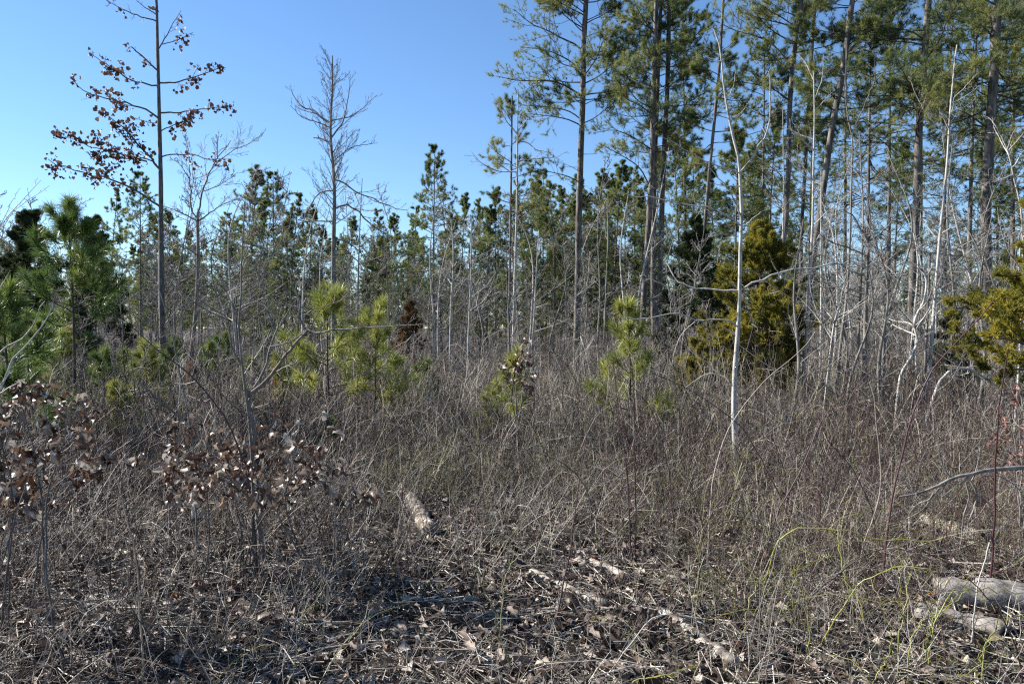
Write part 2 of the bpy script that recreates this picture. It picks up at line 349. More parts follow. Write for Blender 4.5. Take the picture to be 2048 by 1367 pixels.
def stem_clump(seed, n, h, mats, rad=.0028, k2=4, k3=3, foot=.55, lean=.25, leaf=None, wob=.1):
    rng = np.random.default_rng(seed); g = G()
    b = np.stack([rng.normal(0, foot, n), rng.normal(0, foot, n), np.full(n, -.03)], 1)
    d = norm(np.stack([rng.normal(0, lean, n), rng.normal(0, lean, n), np.ones(n)], 1)); L = rng.uniform(.45, 1.1, n) * h
    cur = b; out = [b]; cd = d
    for _ in range(4):
        cd = norm(cd + rng.normal(0, wob, (n, 3))); cur = cur + cd * (L / 4)[:, None]; out.append(cur)
    A = np.stack(out, 1); R = rad * rng.uniform(.6, 1.5, n)[:, None] * np.linspace(1, .45, 5)[None]
    nm = len(mats) if isinstance(mats, list) else 1
    va = rng.random(n); tubes(g, A, R, 3, va)
    B, RB = spawn(rng, A, R, k2, (.25, 1), (25, 65), (.2, .5), 4, .25, .18, .6, .5); tubes(g, B, np.maximum(RB, .0013), 3, np.clip(np.repeat(va, k2) + rng.normal(0, .12, len(B)), 0, 1))
    if k3:
        C, RC = spawn(rng, B, RB, k3, (.3, 1), (25, 65), (.25, .6), 3, .2, .2, .7, .6); tubes(g, C, np.maximum(RC, .0011), 3, np.clip(np.repeat(np.repeat(va, k2), k3) + rng.normal(0, .15, len(C)), 0, 1))
    if leaf:
        cnt, mi, sc = leaf; q, dd = ends(B, (.6, 1)); s = rng.choice(len(q), min(cnt, len(q)), False); tv, tf = leaf_template(4, .8, .6)
        add_leaves(g, rng, tv, tf, q[s], rot_rand(rng, len(s)), rng.uniform(.5, 1.2, len(s)) * sc, rng.random(len(s)), mi)
    return g
def tangle_clump(seed, n, h, rad=.0024, foot=.6, k2=3, k3=1, reach=1.7):
    rng = np.random.default_rng(seed); g = G()
    b = np.stack([rng.normal(0, foot, n), rng.normal(0, foot, n), np.zeros(n) - .03], 1)
    az = rng.uniform(0, 2 * np.pi, n); L = rng.uniform(.25, 1.3, n) * h * reach; hh = rng.uniform(.35, 1.1, n) * h
    t = np.linspace(0, 1, 8); q = rng.uniform(.4, 1.0, n)
    x = np.cos(az)[:, None] * L[:, None] * t ** 1.3; y = np.sin(az)[:, None] * L[:, None] * t ** 1.3
    z = hh[:, None] * (np.sin(np.pi * t[None] * q[:, None])) / np.sin(np.pi * np.minimum(q, .5))[:, None]
    wv = np.cumsum(rng.normal(0, .022 * h, (n, 8, 3)), 1); wv[:, 0] = 0
    A = b[:, None] + np.stack([x, y, z], 2) + wv
    R = rad * rng.uniform(.5, 1.6, n)[:, None] * np.linspace(1, .45, 8)[None]
    va = rng.random(n) ** .9; tubes(g, A, R, 3, va)
    B, RB = spawn(rng, A, R, k2, (.25, 1), (25, 65), (.12, .38), 4, .15, .18, .6, .5); tubes(g, B, np.maximum(RB, .0013), 3, np.clip(np.repeat(va, k2) + rng.normal(0, .1, len(B)), 0, 1))
    if k3: C, RC = spawn(rng, B, RB, k3, (.3, 1), (30, 70), (.25, .6), 3, .1, .2, .7, .6); tubes(g, C, np.maximum(RC, .0011), 3, np.repeat(np.repeat(va, k2), k3))
    return g

# leaf litter patches
rng = np.random.default_rng(5)
LT = [leaf_template(5, c, f, 2.4) for c, f in ((.5, .5), (.9, .2), (.2, .9), (1.3, .6))]
lit = []
for k in range(5):
    g = G(); n = 190
    for tv, tf in LT:
        m_ = n // 4; pos = np.stack([rng.uniform(-.6, .6, m_), rng.uniform(-.6, .6, m_), np.abs(rng.normal(.015, .025, m_))], 1)
        a = rng.uniform(0, 6.28, m_); R_ = frame_from(np.stack([np.cos(a), np.sin(a), rng.normal(0, .35, m_)], 1), rng, .9)
        add_leaves(g, rng, tv, tf, pos, R_, rng.uniform(.05, .12, m_), rng.random(m_) ** 1.2)
    n = 60; a = rng.uniform(0, 6.28, n); L = rng.uniform(.08, .5, n); c = np.stack([rng.uniform(-.6, .6, n), rng.uniform(-.6, .6, n), rng.uniform(.01, .07, n)], 1)
    dd = np.stack([np.cos(a), np.sin(a), rng.normal(0, .15, n)], 1) * L[:, None]; A = np.stack([c - dd * .5, c + rng.normal(0, .015, (n, 3)), c + dd * .5], 1)
    tubes(g, A, rng.uniform(.0015, .005, n)[:, None] * np.array([[1, .9, .6]]), 4, rng.random(n), 1)
    lit.append(asset('litter_patch_%02d' % k, g, [M['litter'], M['grey_stem']]))
n = 1300; pts, px, D = spread_points(rng, n, 2.8, 20, 1.1)
scatter('leaf_litter', 'dry brown leaves and broken sticks strewn over the ground', lit, pts,
        np.stack([np.zeros(n), np.zeros(n), rng.uniform(0, 6.28, n)], 1), np.repeat(rng.uniform(.9, 1.25, n)[:, None], 3, 1), rng.integers(0, 5, n))

# brush kinds
br_brown = [asset('brown_brush_%02d' % k, stem_clump(100 + k, 15, 1.0, None, .0044, 4, 2, .42, .3, (10, 1, .04)), [M['brown_stem'], M['litter']]) for k in range(6)]
br_brown_n = [asset('brown_brush_%02d' % (20 + k), stem_clump(120 + k, 8, 1.25, None, .0046, 3, 1, .4, .32, (8, 1, .05), .09), [M['brown_stem'], M['litter']]) for k in range(7)]
br_grey = [asset('grey_brush_%02d' % k, stem_clump(200 + k, 16, 1.05, None, .0038, 4, 2, .45, .42, None, .13), [M['grey_stem']]) for k in range(6)]
br_grey_n = [asset('grey_brush_%02d' % (20 + k), stem_clump(220 + k, 8, 1.25, None, .0042, 4, 1, .4, .42, (5, 1, .05), .12), [M['grey_stem'], M['litter']]) for k in range(7)]
br_arch = [asset('arching_brush_%02d' % k, tangle_clump(240 + k, 8, 1.0, .0036, .4, 4, 1, 1.4), [M['brown_stem'] if k % 2 else M['grey_stem']]) for k in range(6)]
br_olive = [asset('olive_brush_%02d' % k, stem_clump(300 + k, 15, 1.0, None, .0036, 4, 2, .42, .5, None, .16), [M['olive_stem']]) for k in range(5)]
br_cane = [asset('cane_brush_%02d' % k, stem_clump(340 + k, 6, 1.5, None, .0050, 2, 1, .5, .22, None, .06), [M['cane']]) for k in range(5)]
br_briar = [asset('briar_brush_%02d' % k, tangle_clump(360 + k, 7, .8, .0042, .3, 3), [M['briar']]) for k in range(4)]
def brush(name, label, assets, n, D0, D1, pw, weight, seed, smul=1.0, near=None):
    rng = np.random.default_rng(seed); pts, px, D = spread_points(rng, n, D0, D1, pw)
    py = 650 + CAMZ * F / D
    keep = rng.random(n) < np.clip(weight(px, D, py), 0, 1)
    pts, px, D, py = pts[keep], px[keep], D[keep], py[keep]; n = len(pts)
    s = np.interp(D, [3, 5, 8, 11, 13, 17, 40], [.38, .48, .7, 1.0, 1.45, 1.8, 1.9]) * smul * rng.uniform(.7, 1.25, n)
    rot = np.stack([rng.normal(0, .08, n), rng.normal(0, .08, n), rng.uniform(0, 6.28, n)], 1)
    scl = np.stack([s ** .6, s ** .6, s], 1); idx = rng.integers(0, len(assets), n)
    if near: idx = np.where(D < rng.uniform(7.5, 9.5, n), len(assets) + rng.integers(0, len(near), n), idx); assets = assets + near
    scatter(name, label, assets, pts, rot, scl, idx); return n
def clearing(px, py):
    w = (1 - .45 * np.clip((py - 1150) / 250, 0, 1)) * (1 - .85 * np.exp(-(((px - 1020) / 260) ** 2 + ((py - 1180) / 130) ** 2)))
    for cx, cy, rx, ry in ((1140, 1270, 110, 95), (1215, 1215, 95, 90), (850, 1120, 60, 80), (1420, 1350, 110, 70), (1960, 1300, 130, 70), (1910, 1130, 80, 45), (1475, 1010, 60, 60)):
        w = w * (1 - .97 * np.exp(-(((px - cx) / rx) ** 2 + ((py - cy) / ry) ** 2)))
    return w
def nz(px, D, a): return .5 + .5 * np.sin(px * .011 + a) * np.sin(D * .9 + a * 2 + px * .004)
def patch(px, D, a):
    x = (px - 1024) / F * D; q = np.sin(x * 1.7 + a) * np.sin(D * 1.5 + a * 1.3) + .6 * np.sin(x * 4.1 + D * 2.3 + a) * np.sin(D * 3.7 - x * 1.9)
    return np.clip(.5 + .75 * q, .03, 1)
brush('brown_brush', 'thin brown leafless stems thickly covering the clearing', br_brown, 3300, 3.0, 30, .9, lambda px, D, py: clearing(px, py) * np.where(px < 760, .95, .36) * patch(px, D, .3), 21, near=br_brown_n)
brush('grey_brush', 'upright grey twiggy stems filling the clearing', br_grey, 3100, 3.2, 34, .9, lambda px, D, py: clearing(px, py) * np.where(px < 760, .3, .85) * patch(px, D, 1.7), 22, near=br_grey_n)
brush('arching_brush', 'long thin stems bowed over the brush', br_arch, 700, 4.0, 22, .9, lambda px, D, py: clearing(px, py) * patch(px, D, 5.2), 26)
brush('olive_brush', 'olive green briar tangles woven through the grey brush', br_olive, 950, 6.0, 26, .9, lambda px, D, py: clearing(px, py) * np.where(px < 700, .12, .8) * patch(px, D, 3.1), 23)
brush('cane_thicket', 'dark upright canes standing through the right-hand brush', br_cane, 640, 5.5, 14, 1.0, lambda px, D, py: clearing(px, py) * np.where(px < 1150, .22, .8), 24, 1.1)
brush('briar_tangle', 'yellow-green briar stems sprawling in the lower right brush', br_briar, 95, 4.2, 9.5, 1.0, lambda px, D, py: np.where(px < 1250, .03, .75) * patch(px, D, 4.4), 25, 1.1)

# ------------------------------------------------------------------ trees: builders
def extend_up(path, ztop, n=36):
    d = path[-1] - path[-4]; d = d / max(d[2], .05)
    if path[-1][2] < ztop - .2: path = np.vstack([path, path[-1] + d * (ztop - path[-1][2]) * .5, path[-1] + d * (ztop - path[-1][2])])
    return resample(path, n)
def at_z(path, z):
    return np.array([np.interp(z, path[:, 2], path[:, k]) for k in range(3)])
def auto_branches(rng, path, z, L, el, n=10, up=.25, az=None):
    out = []
    for k in range(len(z)):
        a = rng.uniform(0, 2 * np.pi) if az is None else az[k]; e = el[k]; d = np.array([np.cos(a) * np.cos(e), np.sin(a) * np.cos(e), np.sin(e)])
        cur = at_z(path, z[k]); p = [cur]; st = L[k] / (n - 1)
        for j in range(n - 1):
            d = d + rng.normal(0, .07, 3) + np.array([0, 0, up * (-.6 if j < 3 else 1) / n * 1.5]); d = d / np.linalg.norm(d); cur = cur + d * st; p.append(cur)
        out.append(np.array(p))
    return out
def br_rad(paths, k=.010, c=.006):
    L = np.linalg.norm(np.diff(paths, axis=1), axis=2).sum(1); n = paths.shape[1]
    return (c + k * L)[:, None] * np.linspace(1, .28, n)[None]
def pine_build(root, path, r0, r1, br, rng, needles, K=24, ln=.165, wd=.0095, k1=9, k2=3, stubs=8, zstub=(2, 7), sides=12, split=True, v=(.1, .9), lr=(.26, .52), spread=.75):
    g, R = trunk_geo(path, r0, r1, sides, .2, .03, rng); part('trunk', g, M['pinebark'], root)
    B = np.stack([resample(b, 10, False) for b in br]); RB = br_rad(B)
    if split:
        for k in range(len(B)):
            g = G(); tubes(g, B[k:k + 1], RB[k:k + 1], 6, .5); part('branch', g, M['pinelimb'], root)
    g = G()
    if not split: tubes(g, B, RB, 5, .5, 1)
    C, RC = spawn(rng, B, RB, k1, (.28, 1), (35, 65), lr, 4, .3, .12, .5, .5, .5, flat=.6); tubes(g, C, np.maximum(RC, .003), 3, .5, 1)
    Dd, RD = spawn(rng, C, RC, k2, (.3, 1), (30, 60), (.3, .6), 3, .3, .12, .7, .6, .3); tubes(g, Dd, np.maximum(RD, .0025), 3, .5, 1)
    bv = np.clip(rng.uniform(v[0], v[1], len(B)), 0, 1)
    p1, d1 = ends(C, (.7, 1)); p2, d2 = ends(Dd, (.55, 1)); p3, d3 = ends(B, (.85, 1))
    cv = np.repeat(bv, k1) + rng.normal(0, .12, len(C)); dv = np.repeat(cv, k2)
    pos = np.concatenate([p1, p2, p3]); d = norm(np.concatenate([d1, d2, d3]) + np.array([0, 0, .35])); vv = np.concatenate([cv, cv, dv, dv, bv, bv])
    tufts(g, rng, pos, d, K, ln, wd, spread, 0, 0, np.clip(vv, 0, 1))
    part('crown', g, [M[needles], M['pinelimb']], root, 'stuff' if split else None)
    if stubs:
        A = path[None]; RA = R[None]; zt = path[-1][2]
        for k in range(stubs):
            z = rng.uniform(*zstub); b = auto_branches(rng, path, [z], [rng.uniform(.25, 1.1)], [rng.uniform(-.2, .5)], 6, .1)[0][None]
            g = G(); tubes(g, b, np.linspace(.014, .005, 6)[None], 5, .5)
            if not split and k: pass
            part('dead_stub', g, M['pinelimb'], root)
def hero_pine(name, label, D, pts, wb, wt, ztop, explicit, zc, n_auto, L0, L1, seed, group=None, azr=None, **kw):
    rng = np.random.default_rng(seed); path = extend_up(trunk_path(pts, D), ztop)
    root = thing(name, label, 'tree', path[0], group)
    z = np.sort(rng.uniform(zc, ztop - .4, n_auto)); u = (z - zc) / (ztop - zc)
    L = 1.3 * (L0 + (L1 - L0) * u) * rng.uniform(.65, 1.15, n_auto) * np.interp(u, [0, .12, .8, 1], [.7, 1, .8, .35]); el = np.radians(np.interp(u, [0, .5, 1], [5, 25, 60]) + rng.normal(0, 9, n_auto))
    az = None if azr is None else rng.uniform(azr[0], azr[1], n_auto)
    br = auto_branches(rng, path, z, L, el, az=az)
    for Z, c in explicit: br.append(px_branch(zz(Z, *c), D, rng.uniform(-.45, .45), 10))
    pine_build(root, path, wb / 2 / F * D, wt / 2 / F * D, br, rng, kw.pop('needles', 'needle'), **kw); return root
def cedar_build(root, path, rng, foliage, zlo, zhi, prof, nb=80, r0=.06, K=14, ln=.11, wd=.022, k1=7, k2=4, forks=0, limb='sapbark'):
    g, R = trunk_geo(path, r0, r0 * .25, 8, .2, .06, rng); part('trunk', g, M[limb], root)
    z = np.sort(rng.uniform(zlo, zhi - .05, nb)); u = (z - zlo) / (zhi - zlo); L = np.interp(u, prof[0], prof[1]) * rng.uniform(.7, 1.1, nb)
    el = np.radians(np.interp(u, [0, .6, 1], [2, 25, 65]) + rng.normal(0, 10, nb)); br = np.stack(auto_branches(rng, path, z, L, el, 8, .3)); RB = br_rad(br, .012, .004)
    g = G(); tubes(g, br, RB, 4, .5, 1)
    C, RC = spawn(rng, br, RB, k1, (.25, 1), (30, 65), (.2, .42), 4, .35, .15, .5, .5, .5); tubes(g, C, np.maximum(RC, .002), 3, .5, 1)
    E, RE = spawn(rng, C, RC, k2, (.2, 1), (25, 60), (.35, .7), 3, .4, .15, .7, .6, .3)
    bv = rng.uniform(.15, .8, nb); cv = np.repeat(bv, k1) + rng.normal(0, .15, len(C)); ev = np.repeat(cv, k2)
    p, d = ends(E, (.4, .75, 1)); p3, d3 = ends(C, (.8, 1))
    tufts(g, rng, np.concatenate([p, p3]), norm(np.concatenate([d, d3]) + np.array([0, 0, .4])), K, ln, wd, .55, 0, 0, np.clip(np.concatenate([ev, ev, ev, cv, cv]), 0, 1), .12, .06)
    part('crown', g, [M[foliage], M[limb]], root, 'stuff')
def bare_hero(name, label, D, pts, wb, wt, branches, bark, twig, seed, ztop=None, k=(6, 4, 3), fill=0, fz=None, fL=.8, fel=(30, 65), group=None, ang=(25, 60), up=.3, lr=(.18, .42), rmin=.0022, cat='tree', tw=(.2, 1), bslope=.4, bw=.5):
    rng = np.random.default_rng(seed); path = trunk_path(pts, D)
    if ztop: path = extend_up(path, ztop)
    root = thing(name, label, cat, path[0], group)
    r0, r1 = wb / 2 / F * D, wt / 2 / F * D
    g, R = trunk_geo(path, r0, r1, 10, .25, .03, rng, .9); part('trunk', g, M[bark], root)
    br, rr = [], []
    for Z, c, *o in branches:
        b = px_branch(zz(Z, *c), D, rng.uniform(-bslope, bslope), 14); w = o[0] if o else wb * bw
        w1 = o[1] if len(o) > 1 else max(w * .3, .8)
        b[1:-1] += rng.normal(0, .012, (12, 3)) * np.linalg.norm(b[-1] - b[0]) * .5
        br.append(b); r = np.linspace(w, w1, 14) / 2 / F * D; rr.append(r)
        g = G(); tubes(g, b[None], r[None], 7, .5); part('branch', g, M[bark], root)
    if fill:
        z0, z1 = fz; z = rng.uniform(z0, z1, fill); u = (z - z0) / (z1 - z0)
        L = fL * rng.uniform(.5, 1.1, fill) * (1.1 - .6 * u); el = np.radians(rng.uniform(fel[0], fel[1], fill))
        for b in auto_branches(rng, path, z, L, el, 14, .35):
            br.append(b); r = np.linspace(.008 + .006 * np.linalg.norm(b[-1] - b[0]), .003, 14); rr.append(r); g = G(); tubes(g, b[None], r[None], 5, .5); part('branch', g, M[bark], root)
    A, RA = np.stack(br), np.stack(rr); g = G()
    va = rng.random(len(A))
    B, RB = spawn(rng, A, RA, k[0], tw, ang, lr, 6, up, .13, .55, .4); tubes(g, B, np.maximum(RB, rmin), 3)
    if k[1]:
        C, RC = spawn(rng, B, RB, k[1], (.2, 1), ang, (.25, .6), 4, up, .15, .6, .5); tubes(g, C, np.maximum(RC, rmin * .8), 3)
        if k[2]:
            E, RE = spawn(rng, C, RC, k[2], (.2, 1), ang, (.3, .6), 3, up, .15, .7, .6); tubes(g, E, np.maximum(RE, rmin * .65), 3)
    part('twigs', g, M[twig], root, 'stuff')
    return root, A, (B if not k[1] else C)

# ------------------------------------------------------------------ tall pines of the right half
hero_pine('tall_pine', 'tall lone pine against open sky with its lowest long limb bending left', 33, zz(Z3, 675, 0, 660, 300, 655, 600, 650, 750, 640, 1000, 630, 1367) + [(1156, 560), (1153, 690)], 15, 9, 19.5,
    [(Z3, (645, 300, 600, 265, 520, 230, 430, 180, 350, 150, 240, 60)), (Z3, (650, 470, 600, 390, 530, 345, 430, 305, 280, 285)), (Z3, (643, 580, 590, 545, 500, 500, 410, 490, 270, 490, 140, 465)),
     (Z3, (642, 725, 580, 680, 490, 655, 380, 645, 290, 640)), (Z3, (640, 760, 560, 725, 450, 705, 300, 690)), (Z3, (655, 750, 720, 720, 800, 660, 880, 590)), (Z3, (658, 640, 720, 610, 850, 575)),
     (Z3, (660, 510, 740, 470, 830, 400, 910, 290)), (Z3, (662, 380, 760, 350, 870, 310)), (Z3, (668, 130, 760, 90, 880, 60)), (Z3, (665, 170, 560, 60, 470, 20)), (Z3, (632, 1105, 560, 1070, 460, 1045, 350, 1020)),
     (Z3, (665, 230, 740, 200, 850, 190)), (Z3, (668, 80, 560, 10, 420, -30)), (Z3, (672, 20, 740, -40, 860, -80))], 11.6, 40, 2.2, 1.6, 31, stubs=9, zstub=(7.2, 10.2), lr=(.28, .55), K=26, wd=.011, k1=12)
hero_pine('tall_pine', 'left and nearest stem of the close trio of pines behind the yellow sapling', 30, [(1313, -5), (1308, 150), (1304, 330), (1299, 420), (1287, 610), (1284, 690)], 14, 8, 18,
    [(Z3, (1085, 700, 1000, 640, 900, 580, 830, 410)), (Z3, (1075, 800, 960, 720, 860, 620)), (Z3, (1060, 900, 950, 830, 840, 790, 720, 810)), (Z3, (1055, 1120, 1000, 1020, 900, 950, 770, 880)), (Z3, (1095, 330, 1000, 300, 900, 250)), (Z3, (1095, 200, 1000, 130, 930, 90))], 8.6, 34, 1.8, 1.3, 32, 'close trio of pines', stubs=12, zstub=(3, 8.5))
hero_pine('tall_pine', 'middle stem of the close trio of pines behind the yellow sapling', 31.5, [(1322, -5), (1314, 200), (1308, 400), (1306, 590), (1309, 700)], 11, 7, 18.5, [(Z3, (1100, 560, 1180, 530, 1290, 500))], 10, 26, 1.6, 1.2, 33, 'close trio of pines', stubs=8, zstub=(3, 8.5))
hero_pine('tall_pine', 'right stem of the close trio of pines, dark and leaning slightly right', 32, zz(Z3, 1180, 0, 1170, 500, 1150, 900, 1135, 1300) + [(1318, 620), (1316, 700)], 12, 8, 19,
    [(Z3, (1175, 330, 1260, 300, 1370, 270)), (Z3, (1165, 640, 1260, 640, 1400, 560)), (Z3, (1160, 480, 1260, 440, 1400, 420)), (Z3, (1160, 780, 1250, 760, 1320, 730)), (Z3, (1180, 190, 1280, 170, 1390, 120))], 9.5, 34, 1.7, 1.3, 34, 'close trio of pines', stubs=8, zstub=(4, 9))
hero_pine('tall_pine', 'thin dark pine leaning right just left of the pale bare tree', 28, [(1443, 60), (1440, 115), (1430, 230), (1420, 330), (1410, 450), (1402, 575), (1396, 720)], 9, 5, 15.5,
    [(Z4, (85, 480, 20, 430, -60, 420)), (Z4, (70, 750, 0, 700, -60, 690)), (Z4, (90, 600, 160, 560, 220, 480))], 8.2, 26, 1.3, .9, 35, stubs=10, zstub=(2.5, 8))
hero_pine('tall_pine', 'straight pine rising behind the olive cedar, with a long limb arching left', 27, zz(Z4, 610, 40, 570, 330, 545, 650, 540, 950, 520, 1367) + [(1565, 507), (1562, 690)], 12, 8, 17,
    [(Z4, (560, 410, 480, 310, 400, 240, 300, 210, 200, 180, 100, 130)), (Z4, (530, 600, 440, 540, 330, 510, 180, 490)), (Z4, (600, 200, 520, 150, 400, 120, 260, 80)), (Z4, (575, 300, 650, 250, 740, 230)), (Z4, (610, 100, 700, 60, 800, 20))], 10, 26, 1.7, 1.2, 36, stubs=9, zstub=(3, 9.5))
hero_pine('tall_pine', 'narrow dark pine close behind the straight pine above the olive cedar', 31, [(1633, -5), (1629, 26), (1619, 181), (1611, 329), (1604, 450), (1598, 690)], 8, 6, 18, [], 9.5, 26, 1.3, 1.0, 37, stubs=9, zstub=(3, 9))
hero_pine('tall_pine', 'thick dark pine leaning strongly to the right, between slender pale saplings', 26, [(1706, -5), (1703, 10), (1686, 141), (1663, 263), (1647, 378), (1637, 450), (1624, 535), (1612, 690)], 14, 10, 16,
    [(Z4, (835, 620, 760, 520, 700, 420, 610, 380)), (Z4, (880, 440, 960, 420, 1060, 390)), (Z4, (900, 330, 1000, 310, 1100, 330)), (Z4, (850, 560, 940, 560, 1030, 560))], 8.6, 26, 1.8, 1.3, 38, stubs=9, zstub=(3, 8.5))
hero_pine('tall_pine', 'sunlit grey pine standing between the crooked sapling and the twiggy oak', 25, [(1857, 0), (1853, 56), (1838, 263), (1835, 362), (1831, 450), (1825, 568), (1820, 703), (1816, 804)], 17, 11, 16,
    [(Z4, (1370, 250, 1280, 190, 1150, 170, 1000, 130)), (Z4, (1345, 640, 1260, 590, 1150, 560)), (Z4, (1330, 300, 1450, 280, 1560, 265)), (Z4, (1345, 500, 1250, 500, 1120, 510)), (Z4, (1360, 420, 1240, 380, 1130, 330)), (Z4, (1350, 560, 1450, 530, 1540, 560))], 7.4, 26, 2.2, 1.5, 39, stubs=8, zstub=(3, 6.5))
hero_pine('tall_pine', 'thickest pine, with furrowed grey trunk, by the bright cedar at right', 24, [(2000, -20), (1993, 33), (1989, 132), (1983, 214), (1976, 329), (1971, 450), (1974, 500), (1970, 585), (1966, 686), (1968, 840)], 22, 16, 15.5,
    [(Z4, (1790, 130, 1700, 70, 1600, 60, 1430, 65)), (Z4, (1760, 590, 1650, 540, 1560, 535)), (Z4, (1755, 520, 1700, 490, 1640, 490)), (Z4, (1780, 640, 1880, 500, 1890, 330)), (Z4, (1740, 1130, 1600, 1080, 1480, 1040)), (Z4, (1750, 780, 1600, 680, 1420, 640)), (Z4, (1790, 200, 1880, 150, 1960, 100))], 8.8, 30, 2.3, 1.6, 40, stubs=12, zstub=(3, 7))

# ------------------------------------------------------------------ bare trees of the clearing
def leaf_clusters(g, rng, tv, tf, pos, per, spreadr, sc, mi=0):
    p = np.repeat(pos, per, 0) + rng.normal(0, spreadr, (len(pos) * per, 3)); n = len(p)
    R_ = frame_from(np.stack([rng.normal(0, .6, n), rng.normal(0, .6, n), rng.normal(-.7, .5, n)], 1), rng)
    add_leaves(g, rng, tv, tf, p, R_, rng.uniform(.6, 1.15, n) * sc, rng.random(n), mi)
root, A, TW = bare_hero('oak_tree', 'slender oak against the sky with brown dead leaves clinging to its branches', 26, [(311, -20), (313, 0), (315, 90), (317, 170), (319, 260), (321, 330), (322, 420), (323, 560), (325, 700)], 13, 5,
    [(Z1, (918, 125, 800, 90, 700, 45, 620, 0), 3), (Z1, (915, 85, 850, 45, 795, 0), 2.5), (Z1, (930, 285, 965, 225, 1000, 160, 1060, 60), 2.5), (Z1, (950, 260, 1050, 230, 1130, 190), 2), (Z1, (918, 410, 850, 345, 770, 275), 3.5, 2.2),
     (Z1, (918, 500, 850, 490, 760, 465, 680, 415, 535, 320), 3.6), (Z1, (930, 485, 1010, 480, 1150, 445, 1240, 415, 1300, 380), 3.6), (Z1, (925, 690, 850, 640, 740, 605, 600, 570, 520, 545, 432, 475), 4), (Z1, (935, 660, 1060, 658, 1200, 635, 1330, 635), 3.6),
     (Z1, (945, 765, 1000, 740, 1090, 705, 1130, 670), 2.4), (Z1, (930, 985, 850, 890, 750, 780, 690, 720, 600, 660), 4.6), (Z1, (860, 945, 700, 900, 550, 865, 480, 835, 380, 800), 3.4), (Z1, (940, 920, 1000, 905, 1120, 905, 1210, 930, 1340, 930), 3),
     (Z1, (935, 1205, 850, 1150, 740, 1085, 640, 1050, 520, 1015, 400, 990, 280, 930), 4.6), (Z1, (920, 720, 860, 715, 790, 690), 1.6), (Z1, (930, 990, 870, 930, 780, 930, 640, 920, 540, 890), 3)],
    'oakbark', 'twig_dark', 51, k=(6, 3, 0), lr=(.12, .3), up=.25, rmin=.005)
rng = np.random.default_rng(52); tv, tf = leaf_template(4, .9, .5, 2.4); g = G()
dens = [.12, .05, .15, .3, .15, .7, .75, .8, .85, .5, 1.9, 1.5, .5, 1.2, .2, 1.9]
for k, dn in enumerate(dens):
    sub = TW.reshape(len(A), -1, *TW.shape[1:])[k][:, -1]; kk = int(len(sub) * min(dn, 1)); sel = rng.choice(len(sub), kk, False)
    q = sub[sel] if len(sel) else sub[:1]
    if dn > 1: q = np.concatenate([q, resample(A[k], 14)[3:] + rng.normal(0, .15, (11, 3))])
    leaf_clusters(g, rng, tv, tf, q, 5, .09, .17)
part('dead_leaves', g, M['oakleaf_far'], root, 'stuff')
bare_hero('bare_tree', 'small bare tree forking into a wide vase of fine twigs right of the leafy oak', 27, [(395, 440), (396, 520), (392, 620), (384, 700)], 9, 6,
    [(Z1, (1157, 1290, 1120, 1200, 1110, 1000, 1105, 890), 3.4), (Z1, (1157, 1290, 1185, 1120, 1230, 1000, 1270, 930, 1350, 820), 4.5), (Z1, (1150, 1290, 1050, 1240, 960, 1205), 3), (Z1, (1165, 1290, 1300, 1200, 1400, 1160), 3), (Z1, (1230, 1000, 1330, 900, 1440, 850, 1520, 800), 2.2),
     (Z1, (1185, 1120, 1290, 1080, 1390, 1010), 2.2), (Z1, (1112, 1050, 1050, 960, 1000, 930), 2), (Z1, (1108, 900, 1090, 830, 1070, 790), 1.8), (Z1, (1270, 930, 1275, 830, 1280, 790), 1.8), (Z5, (1150, 460, 1060, 420, 960, 400), 3), (Z5, (1165, 440, 1260, 370, 1350, 350), 2.6), (Z5, (1150, 600, 1250, 520, 1310, 430), 2.4), (Z5, (1150, 620, 1060, 600, 960, 640), 2)],
    'greybark', 'twig_grey', 53, k=(8, 6, 4), ang=(18, 45), up=.25, lr=(.3, .6), rmin=.0055)
bare_hero('bare_tree', 'tall bare grey tree with a plume of fine upright twigs against open sky', 28, zz(Z2, 335, 180, 335, 400, 325, 560, 328, 700, 342, 850, 348, 1000, 345, 1150, 343, 1300) + [(667, 560), (668, 700)], 14, 2.5,
    [(Z2, (325, 575, 265, 535, 235, 500, 180, 490, 130, 450, 95, 380), 4.5), (Z2, (322, 685, 270, 665, 230, 660), 3.6, 2), (Z2, (330, 660, 380, 600, 410, 530, 430, 400, 440, 300), 3.4), (Z2, (345, 905, 400, 920, 480, 980, 600, 1025, 700, 1070, 780, 1085), 3.4), (Z2, (350, 1075, 380, 1060, 430, 1055, 490, 1095, 540, 1150, 620, 1200, 680, 1260, 730, 1345), 4),
     (Z2, (340, 970, 270, 980, 215, 1040, 180, 1110, 120, 1230, 60, 1340), 3), (Z2, (338, 1150, 200, 1150, 0, 1195), 3), (Z2, (340, 800, 440, 720, 540, 700, 600, 690), 2), (Z2, (325, 600, 250, 570, 160, 540, 90, 470), 2.4), (Z2, (330, 560, 450, 530, 540, 460, 600, 410), 2.6), (Z2, (350, 1250, 420, 1270, 520, 1360, 520, 1500), 3), (Z2, (345, 1330, 400, 1310, 460, 1360, 510, 1420, 515, 1500), 3.4)],
    'greybark', 'twig_mauve', 54, k=(8, 5, 2), fill=66, fz=(5.8, 11.8), fL=1.75, fel=(38, 68), ang=(18, 45), up=.5, rmin=.004, lr=(.2, .42))
